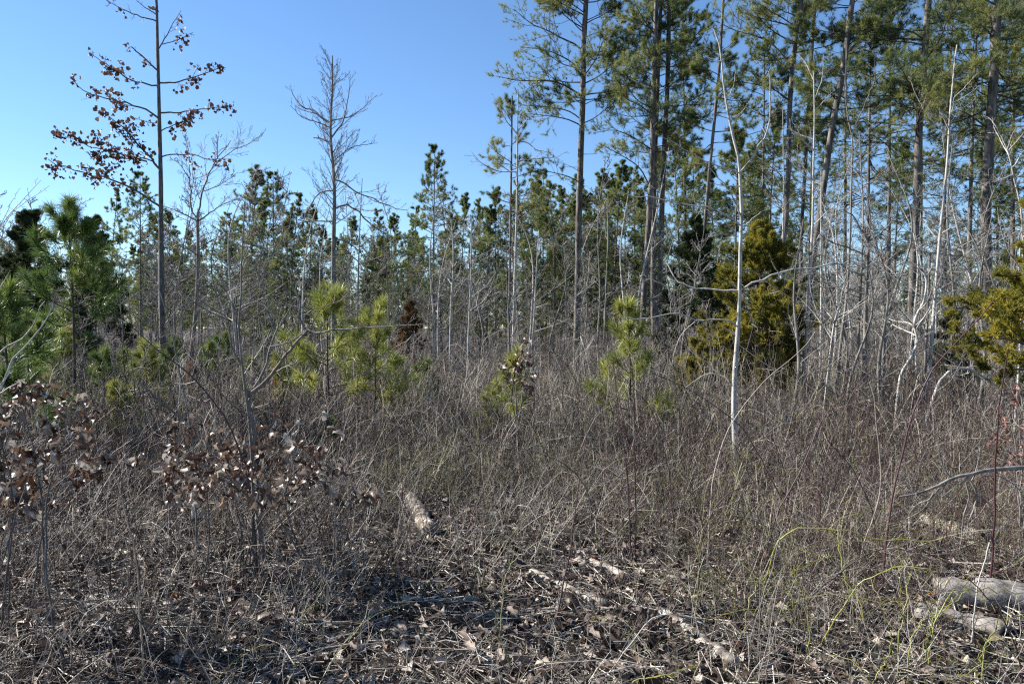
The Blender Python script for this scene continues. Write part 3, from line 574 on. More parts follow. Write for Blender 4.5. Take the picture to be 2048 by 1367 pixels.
bare_hero('bare_tree', 'thin grey bare tree beside a sparse pine, left of the tall lone pine', 30, [(1036, 180), (1035, 265), (1034, 400), (1031, 520), (1027, 690)], 9, 2,
    [(Z2, (1415, 635, 1350, 560, 1310, 470, 1280, 420), 3), (Z2, (1415, 625, 1470, 560, 1490, 520), 2), (Z2, (1415, 860, 1290, 850, 1200, 800, 1150, 740), 3), (Z2, (1425, 680, 1480, 690, 1530, 730, 1600, 740), 2.6), (Z2, (1415, 800, 1540, 780, 1650, 770, 1710, 740), 2.6), (Z2, (1415, 830, 1350, 810, 1300, 800), 2), (Z2, (1410, 1020, 1500, 1020, 1640, 1060), 2.4)],
    'palebark', 'twig_mauve', 55, k=(6, 3, 2), rmin=.004, fill=6, fz=(8, 11), fL=1.0)
hero_pine('sparse_pine', 'sparse thin pine growing close beside the thin grey bare tree', 32, [(1024, 215), (1023, 300), (1021, 450), (1018, 690)], 7, 3, 11.8, [(Z2, (1380, 860, 1270, 790, 1220, 770)), (Z2, (1380, 560, 1330, 480, 1290, 440)), (Z2, (1380, 900, 1500, 860, 1560, 850))], 5.4, 22, 1.4, .8, 56, stubs=6, zstub=(2, 6), k1=6, k2=2)
root, A, TW = bare_hero('bare_tree', 'pale bare tree with smooth bark and wide bent branches, nearest at right of centre', 11.7, [(1426, 53), (1441, 99), (1446, 158), (1454, 214), (1466, 273), (1477, 316), (1481, 379), (1483, 430), (1481, 488), (1479, 590), (1476, 663), (1470, 736), (1468, 800), (1470, 880), (1476, 960)], 12.5, 2.6,
    [(PX, (1479, 346, 1499, 323, 1515, 296, 1532, 270, 1540, 237, 1540, 165, 1538, 142), 4.44, 2.2), (PX, (1532, 268, 1522, 250, 1517, 240), 1.92), (PX, (1459, 237, 1477, 230, 1499, 204, 1507, 193), 2.22), (PX, (1459, 237, 1446, 234, 1428, 226), 1.92), (PX, (1453, 199, 1466, 175, 1471, 143), 2.07), (PX, (1441, 123, 1426, 118, 1410, 114), 1.78), (PX, (1441, 123, 1452, 118, 1462, 112), 1.63),
     (PX, (1479, 346, 1449, 336, 1420, 326, 1395, 315, 1345, 283, 1300, 262), 2.96), (PX, (1481, 431, 1463, 388, 1446, 365, 1420, 339, 1407, 323), 3.70), (PX, (1480, 372, 1449, 372, 1416, 364), 2.52), (PX, (1476, 581, 1443, 580, 1402, 577, 1372, 570, 1355, 561, 1340, 537, 1330, 521), 4.00, 2), (PX, (1473, 652, 1457, 641, 1431, 638, 1396, 641, 1367, 631, 1340, 627, 1311, 634, 1267, 638, 1250, 633), 3.70, 1.8),
     (PX, (1342, 627, 1341, 605, 1337, 585), 1.63), (PX, (1390, 643, 1367, 663, 1352, 693, 1343, 733), 1.92), (PX, (1472, 672, 1457, 660, 1435, 649), 1.92), (PX, (1486, 578, 1507, 564, 1557, 546, 1601, 538, 1668, 529, 1708, 529, 1749, 538), 4.14, 2), (PX, (1557, 546, 1545, 526, 1538, 505), 2.22), (PX, (1560, 549, 1583, 558, 1602, 568, 1651, 566, 1678, 561, 1692, 551), 2.81), (PX, (1480, 450, 1460, 435, 1428, 417, 1402, 412, 1369, 410, 1312, 397, 1263, 390, 1236, 382), 3.26, 1.8),
     (PX, (1489, 453, 1507, 435, 1530, 420, 1571, 412), 2.52), (PX, (1461, 769, 1451, 754, 1425, 747, 1405, 751, 1372, 774), 2.37), (PX, (1417, 416, 1455, 450, 1470, 470), 1.63), (PX, (1481, 480, 1500, 460, 1520, 452), 1.48)],
    'palebark', 'twig_pale', 57, k=(2, 0, 0), lr=(.06, .16), rmin=.003, ang=(40, 75), bslope=.5, tw=(.3, .95))

# slender saplings at right, each traced
sap = [('slender pale sapling with blotched bark, right of the olive cedar', 17, [(1627, 142), (1629, 230), (1627, 329), (1625, 450), (1619, 551), (1616, 635), (1609, 720), (1608, 830)], 9, 2, [(Z4, (690, 910, 620, 850, 560, 790, 545, 720), 3), (Z4, (695, 500, 650, 400, 600, 330), 2), (Z4, (695, 600, 740, 480, 750, 330), 2), (Z8, (355, 450, 300, 420, 200, 370), 2), (Z8, (365, 300, 440, 160, 540, 60), 2.6)], 'palebark'),
       ('wavering grey sapling forking high, in front of the leaning dark pine', 18, [(1693, 82), (1693, 214), (1705, 280), (1703, 360), (1701, 450), (1697, 540), (1693, 600), (1680, 700), (1672, 830)], 7, 2, [(Z4, (890, 650, 880, 560, 890, 400), 2), (Z4, (925, 800, 1000, 640, 1060, 480, 1060, 330), 2.6), (Z4, (920, 760, 860, 700, 800, 640), 1.8), (Z4, (925, 930, 990, 830, 1100, 700), 2)], 'greybark'),
       ('thin grey sapling beside the wavering grey sapling', 17, [(1719, 263), (1722, 330), (1726, 430), (1722, 560), (1716, 700), (1712, 840)], 6, 2, [(Z4, (980, 1000, 1060, 900, 1160, 830), 2), (Z4, (985, 1100, 900, 960, 830, 860), 2)], 'greybark'),
       ('straight whitish sapling tilting right, left of the thickest pine', 16.5, [(1914, 90), (1912, 99), (1900, 230), (1894, 329), (1882, 450), (1872, 568), (1862, 703), (1851, 837)], 9, 2.4, [(Z4, (1510, 780, 1470, 700, 1440, 650), 2.4), (Z4, (1505, 820, 1420, 740, 1330, 620, 1280, 490), 2.4), (Z4, (1500, 1080, 1560, 1080, 1640, 1050, 1720, 1040), 2.2), (Z4, (1535, 600, 1600, 540, 1680, 450), 2), (Z4, (1470, 1350, 1400, 1300, 1300, 1260), 2.4), (Z8, (1105, 130, 1050, 70, 980, 30), 2), (Z8, (1090, 575, 1000, 575, 900, 520), 2.4)], 'palebark'),
       ('short broken grey sapling hugging the straight whitish sapling', 17, [(1860, 504), (1855, 635), (1850, 736), (1846, 830)], 6.5, 4, [(Z8, (1070, 315, 1000, 300, 940, 310), 2.4), (Z8, (1070, 315, 1200, 325, 1380, 355), 3)], 'greybark'),
       ('crooked zigzag pale sapling in front of the sunlit grey pine', 15, [(1838, 535), (1853, 555), (1848, 602), (1833, 629), (1828, 656), (1836, 679), (1823, 713), (1803, 746), (1796, 790), (1791, 845)], 7, 4, [(Z8, (1050, 460, 1000, 400, 1040, 440), 2), (Z8, (960, 940, 900, 880, 850, 790), 2), (Z8, (1000, 840, 1080, 780, 1120, 790), 2)], 'palebark'),
       ('grey sapling with broken top left of the sunlit grey pine', 18, [(1769, 608), (1768, 680), (1766, 770), (1763, 830)], 9, 7, [(Z8, (800, 640, 740, 560, 720, 480), 2), (Z8, (800, 800, 880, 790, 960, 800), 2), (Z8, (790, 940, 860, 900, 940, 850), 2)], 'greybark'),
       ('pale sapling slanting right beneath the twiggy oak', 15.5, [(1678, 615), (1668, 652), (1658, 736), (1648, 830)], 7.5, 4, [(Z8, (530, 640, 560, 500, 580, 380), 2.4), (Z8, (500, 760, 600, 700, 680, 640), 2), (Z8, (470, 950, 420, 860, 380, 800), 2)], 'palebark'),
       ('thin pale sapling leaning right at the far right edge', 13, [(1993, 253), (2016, 303), (2029, 362), (2042, 421), (2046, 520), (2040, 700), (2030, 850)], 6, 2, [(Z4, (1800, 770, 1760, 720, 1720, 700), 2), (Z4, (1900, 1060, 1800, 1100, 1700, 1120), 2), (Z4, (1870, 920, 1930, 850, 1980, 790), 2)], 'palebark'),
       ('bent pale sapling bowed over in an arch beside the thickest pine', 13.5, [(1851, 850), (1851, 844)], 5, 5, [(PX, (1851, 846, 1867, 793, 1880, 763, 1897, 743, 1920, 736, 1947, 743, 1981, 763, 2005, 787, 2020, 830), 7, 4)], 'palebark'),
       ('slim pale sapling standing left of the tall lone pine base', 22, [(1078, 460), (1072, 560), (1068, 640), (1063, 720)], 6, 2, [(Z2, (1500, 1250, 1400, 1150, 1300, 1100), 1.8)], 'palebark'),
       ('slim grey sapling right of the tall lone pine base', 22, [(1215, 400), (1216, 480), (1213, 560), (1208, 700)], 6, 2, [(PX, (1215, 470, 1240, 450, 1260, 420), 1.6), (PX, (1214, 520, 1190, 490, 1175, 470), 1.6)], 'greybark'),
       ('pale sapling pair stem nearest the rust-brown cedar', 21, [(903, 440), (907, 520), (902, 610), (900, 720)], 6, 2, [(PX, (905, 560, 880, 545, 850, 560), 1.8), (PX, (904, 600, 930, 560, 960, 540), 1.8), (PX, (903, 620, 870, 600, 830, 580), 1.8)], 'palebark'),
       ('pale sapling with upswept twigs between the rust cedar and the tall lone pine', 20, [(903 + 40, 430), (912 + 30, 540), (938, 640), (935, 740)], 5, 2, [(PX, (940, 560, 965, 530, 990, 500), 1.6), (PX, (940, 600, 915, 570, 890, 540), 1.6), (PX, (938, 630, 965, 610, 990, 600), 1.6)], 'palebark')]
for k, (lb, D, pts, wb, wt, brs, bk) in enumerate(sap):
    bare_hero('sapling', lb, D, pts, wb, wt, brs, bk, 'twig_grey' if bk == 'greybark' else 'twig_pale', 70 + k, k=(5, 4, 2), fill=(0 if 'arch' in lb else 9), fz=(2.0, float(P(0, pts[0][1], D)[2]) - .1) if 'arch' not in lb else None, fL=1.3, fel=(15, 60), rmin=.0024, lr=(.2, .45), cat='sapling', bslope=.5)
bare_hero('twiggy_oak', 'small crooked oak with a dense grey mesh of twigs, among the right-hand saplings', 16, [(1722, 460), (1737, 485), (1735, 520), (1732, 602), (1730, 700), (1727, 830)], 12, 5,
    [(Z8, (690, 350, 710, 240, 660, 180, 620, 100, 560, 60), 6), (Z8, (690, 400, 760, 330, 860, 250, 960, 230), 4), (Z8, (695, 330, 600, 290, 480, 250, 400, 190), 4), (Z8, (690, 520, 780, 460, 900, 440, 1000, 400), 3.4), (Z8, (690, 560, 560, 520, 440, 520, 330, 480), 3.4), (Z8, (700, 260, 720, 140, 700, 20, 690, -80), 4), (Z8, (690, 620, 600, 600, 480, 640), 3), (Z8, (690, 640, 800, 600, 900, 620), 3), (Z8, (690, 450, 600, 420, 500, 330, 460, 240), 3), (Z8, (705, 250, 800, 180, 880, 60, 900, -40), 3)],
    'sapbark', 'twig_grey', 60, k=(9, 6, 4), ang=(30, 75), up=.1, lr=(.2, .45), rmin=.0022)

# ------------------------------------------------------------------ cedars
def cedar(name, label, D, px, ztop, zlo, prof, foliage, seed, lean=0, group=None, **kw):
    rng = np.random.default_rng(seed); b = at_ground(px, D); b[2] -= .05
    path = resample([b, b + [lean * .3 + rng.normal(0, .05), rng.normal(0, .05), (ztop) * .4], b + [lean, 0, ztop]], 16)
    root = thing(name, label, 'tree', path[0], group); cedar_build(root, path, rng, foliage, zlo, ztop, prof, **kw); return root
cedar('cedar_tree', 'broad olive-yellow cedar behind the pale bare tree', 17.5, 1512, 4.6, 1.1, ([0, .15, .45, .75, 1], [.9, 1.25, 1.15, .7, .12]), 'cedar', 81, .12, nb=95, k1=8, k2=4, K=15)
cedar('cedar_tree', 'bright yellow-green cedar reaching in from the right edge', 9, 2135, 4.2, 1.75, ([0, .12, .32, .45, .7, 1], [.9, 1.35, 1.25, .55, .5, .1]), 'cedar', 82, 0, nb=80, k1=8, k2=5, K=16, ln=.08, wd=.012)
cedar('cedar_tree', 'small rusty brown cedar standing alone left of centre', 24, 812, 3.1, .9, ([0, .3, 1], [.75, .6, .1]), 'cedar_rust', 83, .2, nb=46, k1=6, k2=3)
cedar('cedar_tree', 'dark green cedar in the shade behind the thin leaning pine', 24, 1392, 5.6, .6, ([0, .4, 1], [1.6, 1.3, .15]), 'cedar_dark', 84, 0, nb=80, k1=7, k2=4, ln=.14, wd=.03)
cedar('cedar_tree', 'low olive cedar bush at the foot of the thin leaning pine', 18, 1392, 1.9, .5, ([0, .4, 1], [.8, .6, .15]), 'cedar', 85, 0, nb=40, k1=6, k2=3)
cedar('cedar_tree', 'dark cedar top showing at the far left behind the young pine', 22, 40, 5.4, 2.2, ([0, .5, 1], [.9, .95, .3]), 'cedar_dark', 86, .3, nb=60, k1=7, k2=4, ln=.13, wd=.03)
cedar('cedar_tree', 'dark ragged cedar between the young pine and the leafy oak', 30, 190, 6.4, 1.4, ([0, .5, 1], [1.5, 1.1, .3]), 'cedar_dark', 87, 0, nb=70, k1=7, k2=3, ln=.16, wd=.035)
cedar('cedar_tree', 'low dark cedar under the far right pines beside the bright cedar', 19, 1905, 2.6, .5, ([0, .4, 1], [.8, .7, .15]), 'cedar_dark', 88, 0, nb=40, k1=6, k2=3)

# ------------------------------------------------------------------ young pines
def young_build(root, base, Ht, rng, needles, K=28, ln=.26, wd=.0068, whorls=5, per=5, L0=.95, z0=.35, r0=.035, low=None):
    path = resample([base, base + [rng.normal(0, .03), rng.normal(0, .03), Ht * .5], base + [rng.normal(0, .05), rng.normal(0, .05), Ht]], 18)
    g, R = trunk_geo(path, r0, .008, 8, .1, .04, rng); part('trunk', g, M['pinelimb'], root)
    n = whorls * per; u = np.sort(np.clip((np.arange(n) + rng.uniform(-1.2, 1.2, n)) / n, 0, 1)); z = base[2] + Ht * (z0 + (.93 - z0) * u)
    Lw = L0 * (1.05 - .75 * u) * rng.uniform(.6, 1.25, n); el = np.radians(15 + 40 * u + rng.normal(0, 10, n))
    br = auto_branches(rng, path, z, Lw, el, 9, .8, az=np.arange(n) * 2.4 + rng.normal(0, .5, n))
    B = np.stack(br); RB = br_rad(B, .008, .004)
    for k in range(len(B)):
        g = G(); tubes(g, B[k:k + 1], RB[k:k + 1], 5, .5); part('branch', g, M['pinelimb'], root)
    g = G(); C, RC = spawn(rng, B, RB, 3, (.35, .95), (30, 55), (.25, .45), 4, .6, .08, .7, .6, .4); tubes(g, C, RC, 3, .5, 1)
    p1, d1 = ends(B, (.55, .72, .87, 1)); p2, d2 = ends(C, (.6, 1)); top = path[None, 8:]; p3, d3 = ends(top, (.45, .65, .82, .95)); d3 = norm(d3 * 2.2)
    bv = rng.uniform(.2, .8, len(B)); vv = np.concatenate([np.tile(bv, 4), np.tile(np.repeat(bv, 3), 2), np.full(4, .8)])
    tufts(g, rng, np.concatenate([p1, p2, p3]), np.concatenate([d1, d2, d3]), K, ln, wd, .33, 0, .4, vv, .16, .08)
    part('needles', g, [M[needles], M['pinelimb']], root, 'stuff')
def young(name, label, D, px, Ht, needles, seed, group=None, **kw):
    rng = np.random.default_rng(seed); b = at_ground(px, D); b[2] -= .04
    root = thing(name, label, 'young pine', b, group); young_build(root, b, Ht, rng, needles, **kw); return root
young('young_pine', 'tall young pine with long drooping green needles at left', 14, 146, 4.75, 'needle_young', 91, whorls=6, per=6, L0=1.0, z0=.5, r0=.042, K=30)
young('young_pine', 'bright young pine with a dark bare lower stem, below the plume-topped tree', 14, 664, 3.25, 'needle_bright', 92, whorls=5, per=5, L0=1.05, z0=.36, r0=.03, K=20)
young('young_pine', 'bright young pine next to the rusty cedar, a little shorter than its neighbour', 14.5, 747, 2.9, 'needle_bright', 93, whorls=4, per=5, L0=.9, z0=.32, r0=.026, K=20)
young('young_pine', 'lime-yellow young pine standing before the trio of pines', 14, 1258, 3.05, 'needle_bright', 94, whorls=5, per=5, L0=.8, z0=.2, r0=.028, K=20)
young('young_pine', 'tiny green pine poking above the brush left of the tall lone pine', 13, 1022, 2.15, 'needle_bright', 95, whorls=3, per=4, L0=.32, z0=.5, r0=.016, K=14)
protos = [young('young_pine', '', 15, 90, 2.5, ('needle_young', 'needle_young', 'needle_bright')[k], 96 + k, whorls=5, per=5, L0=.75, z0=.22, r0=.024, K=22) for k in range(3)]
rng = np.random.default_rng(99)
spots = [(15, 12, 1.15, 0), (75, 16, 1.0, 1), (60, 19, 1.1, 0), (210, 16.5, .75, 0), (245, 19, .8, 1), (290, 16, .85, 2), (180, 21, .9, 0), (335, 20, .8, 1), (350, 24, .85, 0), (415, 20, .85, 1), (450, 23, .9, 0), (505, 19, .7, 1), (560, 17, .75, 2), (600, 18.5, .85, 2), (710, 19, .8, 2), (790, 19, .75, 1), (850, 18, .7, 1), (235, 13.5, .55, 2), (120, 18, .95, 2), (30, 22, 1.0, 1), (525, 25, .9, 0), (985, 15, .6, 2), (1205, 20, .6, 1), (655, 12.5, .4, 1)]
spots.sort()
for k, (px, D, s_, vk) in enumerate(spots):
    lb = '%s low young pine counting from the left edge, half sunk in the brush' % ordinal(k) if k < 20 else ['low bright young pine behind the bright pair of young pines', 'low young pine close to the rusty cedar', 'knee-high bright pine tuft left of the tiny green pine', 'low young pine right of the tall lone pine base'][k - 20]
    b = at_ground(px, D); b[2] -= .04
    if protos[vk] is not None and not protos[vk].get('used'):
        r = protos[vk]; r.location = tuple(b); r.scale = (s_,) * 3; r['label'] = lb; r['used'] = 1; r['group'] = 'low young pines in the brush'
    else:
        r = dup(protos[vk], b, rng.uniform(0, 6.28), s_, lb, 'low young pines in the brush')
for r in protos:
    if 'used' in r: pass
for o in list(bpy.data.objects):
    if 'used' in o: del o['used']
for k, (px, D, h) in enumerate([(546, 17, 1.55), (374, 19, 1.5)]):
    rng = np.random.default_rng(140 + k); b = at_ground(px, D); root = thing('dead_pine_seedling', ['rust-orange dead pine seedling behind the forked grey sapling', 'thin rust-orange dead seedling at the foot of the vase-shaped bare tree'][k], 'seedling', b)
    path = resample([b, b + [.05, 0, h * .5], b + [.02, 0, h]], 10); g, R = trunk_geo(path, .01, .003, 5, 0, 0, rng); part('stem', g, M['pinelimb'], root)
    g = G(); B, RB = spawn(rng, path[None], R[None], 18, (.25, 1), (35, 70), (.1, .2), 4, .2); tubes(g, B, RB, 3, .5); p, d = ends(B, (.4, .7, 1)); tufts(g, rng, p, d, 14, .1, .008, .5); part('dead_needles', g, M['rust'], root, 'stuff')

# ------------------------------------------------------------------ background pines (individuals)
def pine_variant(seed, Ht, zc, nb, L0, r0, K, ln, wd, k1=6, k2=2, name='background_pine', needles='needle_far'):
    rng = np.random.default_rng(seed); b = np.zeros(3); path = resample([b, [rng.normal(0, .1), rng.normal(0, .1), Ht * .5], [rng.normal(0, .2), rng.normal(0, .2), Ht]], 24)
    root = thing(name, '', 'tree', b, 'background pines')
    nb = int(nb * 1.2); u = np.sort(rng.random(nb) ** .8) * .99; z = zc + u * (Ht - zc); L = L0 * rng.uniform(.55, 1.2, nb) * np.interp(u, [0, .25, .7, 1], [.8, 1, .62, .16]); el = np.radians(np.interp(u, [0, .5, 1], [-4, 18, 50]) + rng.normal(0, 12, nb))
    pine_build(root, path, r0, .02, auto_branches(rng, path, z, L, el), rng, needles, K, ln, wd, k1, k2, 4, (zc * .4, zc), 8, False); return root
pv = [pine_variant(200, 14, 3.6, 58, 2.4, .12, 18, .19, .016), pine_variant(201, 14, 3.0, 64, 2.1, .11, 18, .19, .016), pine_variant(202, 14, 5.0, 50, 2.5, .13, 18, .19, .016), pine_variant(203, 14, 2.2, 74, 2.6, .11, 18, .19, .016), pine_variant(204, 22, 9.0, 56, 3.3, .16, 18, .20, .017), pine_variant(205, 22, 7.0, 66, 3.1, .16, 18, .20, .017), pine_variant(206, 22, 11, 46, 3.4, .17, 18, .20, .017)]
# (pixel of top, depth, variant)
far = [(35, 430, 62, 1), (228, 372, 55, 1), (282, 345, 52, 0), (150, 425, 66, 3), (340, 420, 70, 3), (505, 332, 50, 3), (548, 345, 54, 0), (588, 382, 50, 1), (620, 410, 58, 3), (700, 432, 60, 3), (455, 425, 66, 0), (795, 425, 42, 3), (868, 292, 44, 0), (828, 410, 64, 1), (925, 385, 50, 3), (960, 398, 60, 0), (992, 372, 46, 3), (1062, 352, 52, 3), (1105, 362, 44, 2), (1128, 372, 60, 3), (1195, 340, 54, 3), (1232, 322, 46, 3), (1268, 335, 58, 0), (1090, 340, 70, 1), (1030, 380, 66, 3), (1150, 352, 64, 3), (1215, 350, 62, 3), (1310, 300, 60, 3), (1355, 255, 52, 3), (1385, 300, 64, 0), (1470, 255, 48, 3), (1500, 290, 58, 0), (1540, 210, 54, 3), (1425, 330, 60, 3), (975, 410, 44, 3), (1045, 400, 42, 3), (1085, 395, 47, 3), (1140, 400, 45, 3), (1180, 380, 44, 3), (1250, 370, 48, 3), (1285, 380, 44, 3), (522, 400, 46, 3), (575, 430, 44, 3), (640, 450, 50, 3), (760, 470, 48, 3), (900, 430, 48, 3)]
tall = [(1370, -30, 56, 6), (1525, 30, 50, 4), (1735, -90, 40, 4), (1775, -50, 50, 6), (1890, -90, 42, 5), (1935, -130, 38, 4), (2030, -120, 36, 5), (2075, -120, 33, 5), (1690, 60, 60, 4), (1965, 0, 58, 5), (1840, 60, 62, 4), (1620, 200, 62, 3), (1990, 230, 58, 3), (1790, 280, 56, 3)]
def place_far(lst, lbl, seed):
    rng = np.random.default_rng(seed); used = set(); lst = sorted(lst)
    for k, (px, py, D, vi) in enumerate(lst):
        b = at_ground(px, D); top = P(px, py, D)[2]; proto = pv[vi]; s_ = (top - b[2]) / (14 if vi < 4 else 22); b[2] -= .1
        lab = lbl(k, len(lst)); wx = s_ * (rng.uniform(.9, 1.1))
        if not proto['label']:
            proto.location = tuple(b); proto.scale = (wx, wx, s_); proto.rotation_euler = (0, 0, rng.uniform(0, 6.28)); proto['label'] = lab
        else: dup(proto, b, rng.uniform(0, 6.28), (wx, wx, s_), lab)
def lab_far(k, n):
    x = [q[0] for q in sorted(far)]; c1 = sum(v < 660 for v in x); c2 = sum(v < 1156 for v in x)
    if k < c1: return '%s distant pine from the left edge, in the row behind the bare trees' % ordinal(k)
    if k < c2: return '%s distant pine in the row right of the plume-topped bare tree' % ordinal(k - c1)
    return '%s distant pine in the row right of the tall lone pine' % ordinal(k - c2)
def lab_tall(k, n):
    return ('%s from the left among the tall shaded pines behind the right-hand saplings' % ('first' if k == 0 else ordinal(k))) if k < 8 else ('%s from the right among the tall shaded pines at the right edge' % ordinal(n - 1 - k))
place_far(far, lab_far, 210); place_far(tall, lab_tall, 211)

# ------------------------------------------------------------------ background bare trees
def bare_geo(seed, Ht, r0, nb, twig_r, k1=7, k2=4, el=(20, 60), L=.32, z0=.25):
    rng = np.random.default_rng(seed); path = resample([[0, 0, 0], [rng.normal(0, .03 * Ht), rng.normal(0, .03 * Ht), Ht * .35], [rng.normal(0, .04 * Ht), rng.normal(0, .04 * Ht), Ht * .7], [rng.normal(0, .06 * Ht), rng.normal(0, .06 * Ht), Ht]], 18)
    gt, R = trunk_geo(path, r0, r0 * .15, 6, .2, .04, rng); z = rng.uniform(Ht * z0, Ht * .97, nb); u = z / Ht
    br = np.stack(auto_branches(rng, path, z, L * Ht * rng.uniform(.5, 1.1, nb) * (1.25 - u), np.radians(rng.uniform(el[0], el[1], nb)), 8, .3)); RB = np.maximum(br_rad(br, .006, .003) * r0 / .06, twig_r)
    g = G(); tubes(g, br, RB, 4); B, R2 = spawn(rng, br, RB, k1, (.15, 1), (25, 65), (.22, .5), 5, .25, .15, .55, .5); tubes(g, B, np.maximum(R2, twig_r * .8), 3)
    if k2: C, R3 = spawn(rng, B, R2, k2, (.2, 1), (25, 65), (.3, .6), 3, .2, .15, .6, .6); tubes(g, C, np.maximum(R3, twig_r * .6), 3)
    return gt, g
bvars = []
for k in range(7):
    Ht = [6, 7, 5, 8, 6.5, 4.5, 9][k]; gt, g = bare_geo(300 + k, Ht, .045 + .004 * Ht / 2, [18, 20, 22, 18, 24, 22, 20][k], .0045, 7, 4)
    root = thing('bare_sapling', '', 'sapling', (0, 0, 0), 'thin bare trees of the wood edge'); root['hh'] = Ht
    part('trunk', gt, M['palebark' if k % 3 == 0 else 'greybark'], root); part('crown', g, M['twig_grey'], root); bvars.append(root)
rng = np.random.default_rng(320)
bs = [(250, 30, 0), (430, 26, 1), (560, 24, 2), (610, 27, 3), (720, 25, 4), (760, 22, 5), (860, 24, 0), (880, 30, 3), (970, 26, 1), (1000, 21, 5), (1050, 28, 6), (1100, 25, 2), (1130, 30, 4), (1185, 21, 5), (1240, 26, 0), (1275, 30, 6), (1345, 24, 1), (1370, 21, 2), (1430, 26, 4), (1545, 24, 3), (1590, 19, 5), (1640, 21, 0), (1660, 24, 6), (1690, 20, 2), (1745, 22, 4), (1760, 27, 3), (1790, 20, 1), (1810, 24, 6), (1845, 21, 0), (1890, 20, 4), (1900, 26, 3), (1930, 19, 2), (1955, 23, 6), (1990, 20, 1), (2010, 18, 5), (2035, 21, 0), (480, 33, 6), (650, 34, 3), (920, 36, 1), (1170, 38, 6), (1395, 36, 3), (1710, 34, 6), (1880, 36, 3), (330, 36, 3), (90, 33, 4), (20, 36, 1), (1780, 15, 5), (1700, 14, 2), (1940, 15, 5), (1570, 15, 5)]
bs.sort()
def lab_bs(k, n):
    if k < 17: return '%s thin bare tree from the left along the far edge of the brush' % ordinal(k)
    if k >= n - 17: return '%s thin bare sapling from the right edge, amid the crowded right-hand trunks' % ordinal(n - 1 - k)
    return '%s thin bare tree right of the tall lone pine, inside the shaded wood edge' % ordinal(k - 17)
for k, (px, D, vi) in enumerate(bs):
    b = at_ground(px, D); b[2] -= .05; proto = bvars[vi]; s_ = rng.uniform(.8, 1.15); lab = lab_bs(k, len(bs))
    if not proto['label']: proto.location = tuple(b); proto.scale = (s_,) * 3; proto['label'] = lab
    else: dup(proto, b, rng.uniform(0, 6.28), s_, lab)
for o in bpy.data.objects:
    if 'hh' in o: del o['hh']
# the far wood reads as one mass
def far_asset(nm, seed, Ht, r0, nb, tr):
    gt, g = bare_geo(seed, Ht, r0, nb, tr, 6, 3, (25, 70), .26); v, f, a, mi = gt.data(); g.add(v, f, a, 1); return asset(nm, g, [M['twig_mauve'], M['greybark']])
fa = [far_asset('far_bare_%02d' % k, 400 + k, [10, 12, 9, 11][k], .07, 24, .016) for k in range(4)]
rng = np.random.default_rng(410); n = 640; pts, px, D = spread_points(rng, n, 36, 120, 1.3)
keep = rng.random(n) < np.where(px < 1000, 1.0, .55); pts = pts[keep]; D = D[keep]; n = len(pts); s_ = rng.uniform(.6, 1.0, n)
scatter('far_woods', 'grey mass of distant leafless trees closing the view', fa, pts, np.stack([0 * s_, 0 * s_, rng.uniform(0, 6.28, n)], 1), np.repeat(s_[:, None], 3, 1), rng.integers(0, 4, n))
fp = []
for k in (1, 3, 5):
    for c in pv[k].children:
        if c.name.startswith('crown'): q = bpy.data.objects.new('far_pine_%02d' % k, c.data); fp.append(q)
n = 240; pts, px, D = spread_points(rng, n, 62, 130, 1.2); s_ = rng.uniform(.75, 1.05, n) * np.where(px > 1300, .8, .85)
scatter('far_pinewood', 'dark green mass of distant pines behind the clearing', fp[:2], pts, np.stack([0 * s_, 0 * s_, rng.uniform(0, 6.28, n)], 1), np.repeat(s_[:, None], 3, 1), rng.integers(0, 2, n))
ua = []
for k in range(4):
    gt, g = bare_geo(420 + k, [3.2, 4, 2.6, 3.6][k], .024, 16, .006, 5, 2, (25, 75), .34, .08); v, f, a, mi = gt.data(); g.add(v, f, a, 1); ua.append(asset('understory_%02d' % k, g, [M['twig_mauve'], M['greybark']]))
n = 430; pts, px, D = spread_points(rng, n, 14, 60, 1.2); s_ = rng.uniform(.7, 1.2, n) * np.interp(D, [13, 22], [.6, 1.05])
scatter('bare_understory', 'grey leafless undergrowth crowding between the trunks', ua, pts, np.stack([rng.normal(0, .08, n), rng.normal(0, .08, n), rng.uniform(0, 6.28, n)], 1), np.repeat(s_[:, None], 3, 1), rng.integers(0, 4, n))

# ------------------------------------------------------------------ foreground shrubs with large dead leaves
LEAF_ME = {}
def leaf_meshes(key, mat, n=6, seed=500):
    rng = np.random.default_rng(seed); out = []
    for k in range(n):
        tv, tf = leaf_template(8, rng.uniform(.5, 1.7), rng.uniform(.5, 1.35), rng.uniform(2.4, 3.4), rng.uniform(-1.6, 1.6)); g = G(); g.add(tv, tf, k / max(n - 1, 1)); out.append(make_mesh('leaf', g, M[mat]))
    LEAF_ME[key] = out
leaf_meshes('oak', 'oakleaf', 10); leaf_meshes('pink', 'pinkleaf', 5, 501); leaf_meshes('litter', 'litter', 8, 502)
from mathutils import Matrix
def put_leaves(root, key, pos, dirs, sizes, rng, up=.4):
    R_ = frame_from(dirs, rng, up); lo = np.array(root.location)
    for k in range(len(pos)):
        o = bpy.data.objects.new('leaf', LEAF_ME[key][rng.integers(0, len(LEAF_ME[key]))]); COL.objects.link(o); o.parent = root
        m_ = Matrix([[*R_[k][0], 0], [*R_[k][1], 0], [*R_[k][2], 0], [0, 0, 0, 1]]) @ Matrix.Scale(float(sizes[k]), 4); m_.translation = Vector((pos[k] - lo).tolist()); o.matrix_local = m_
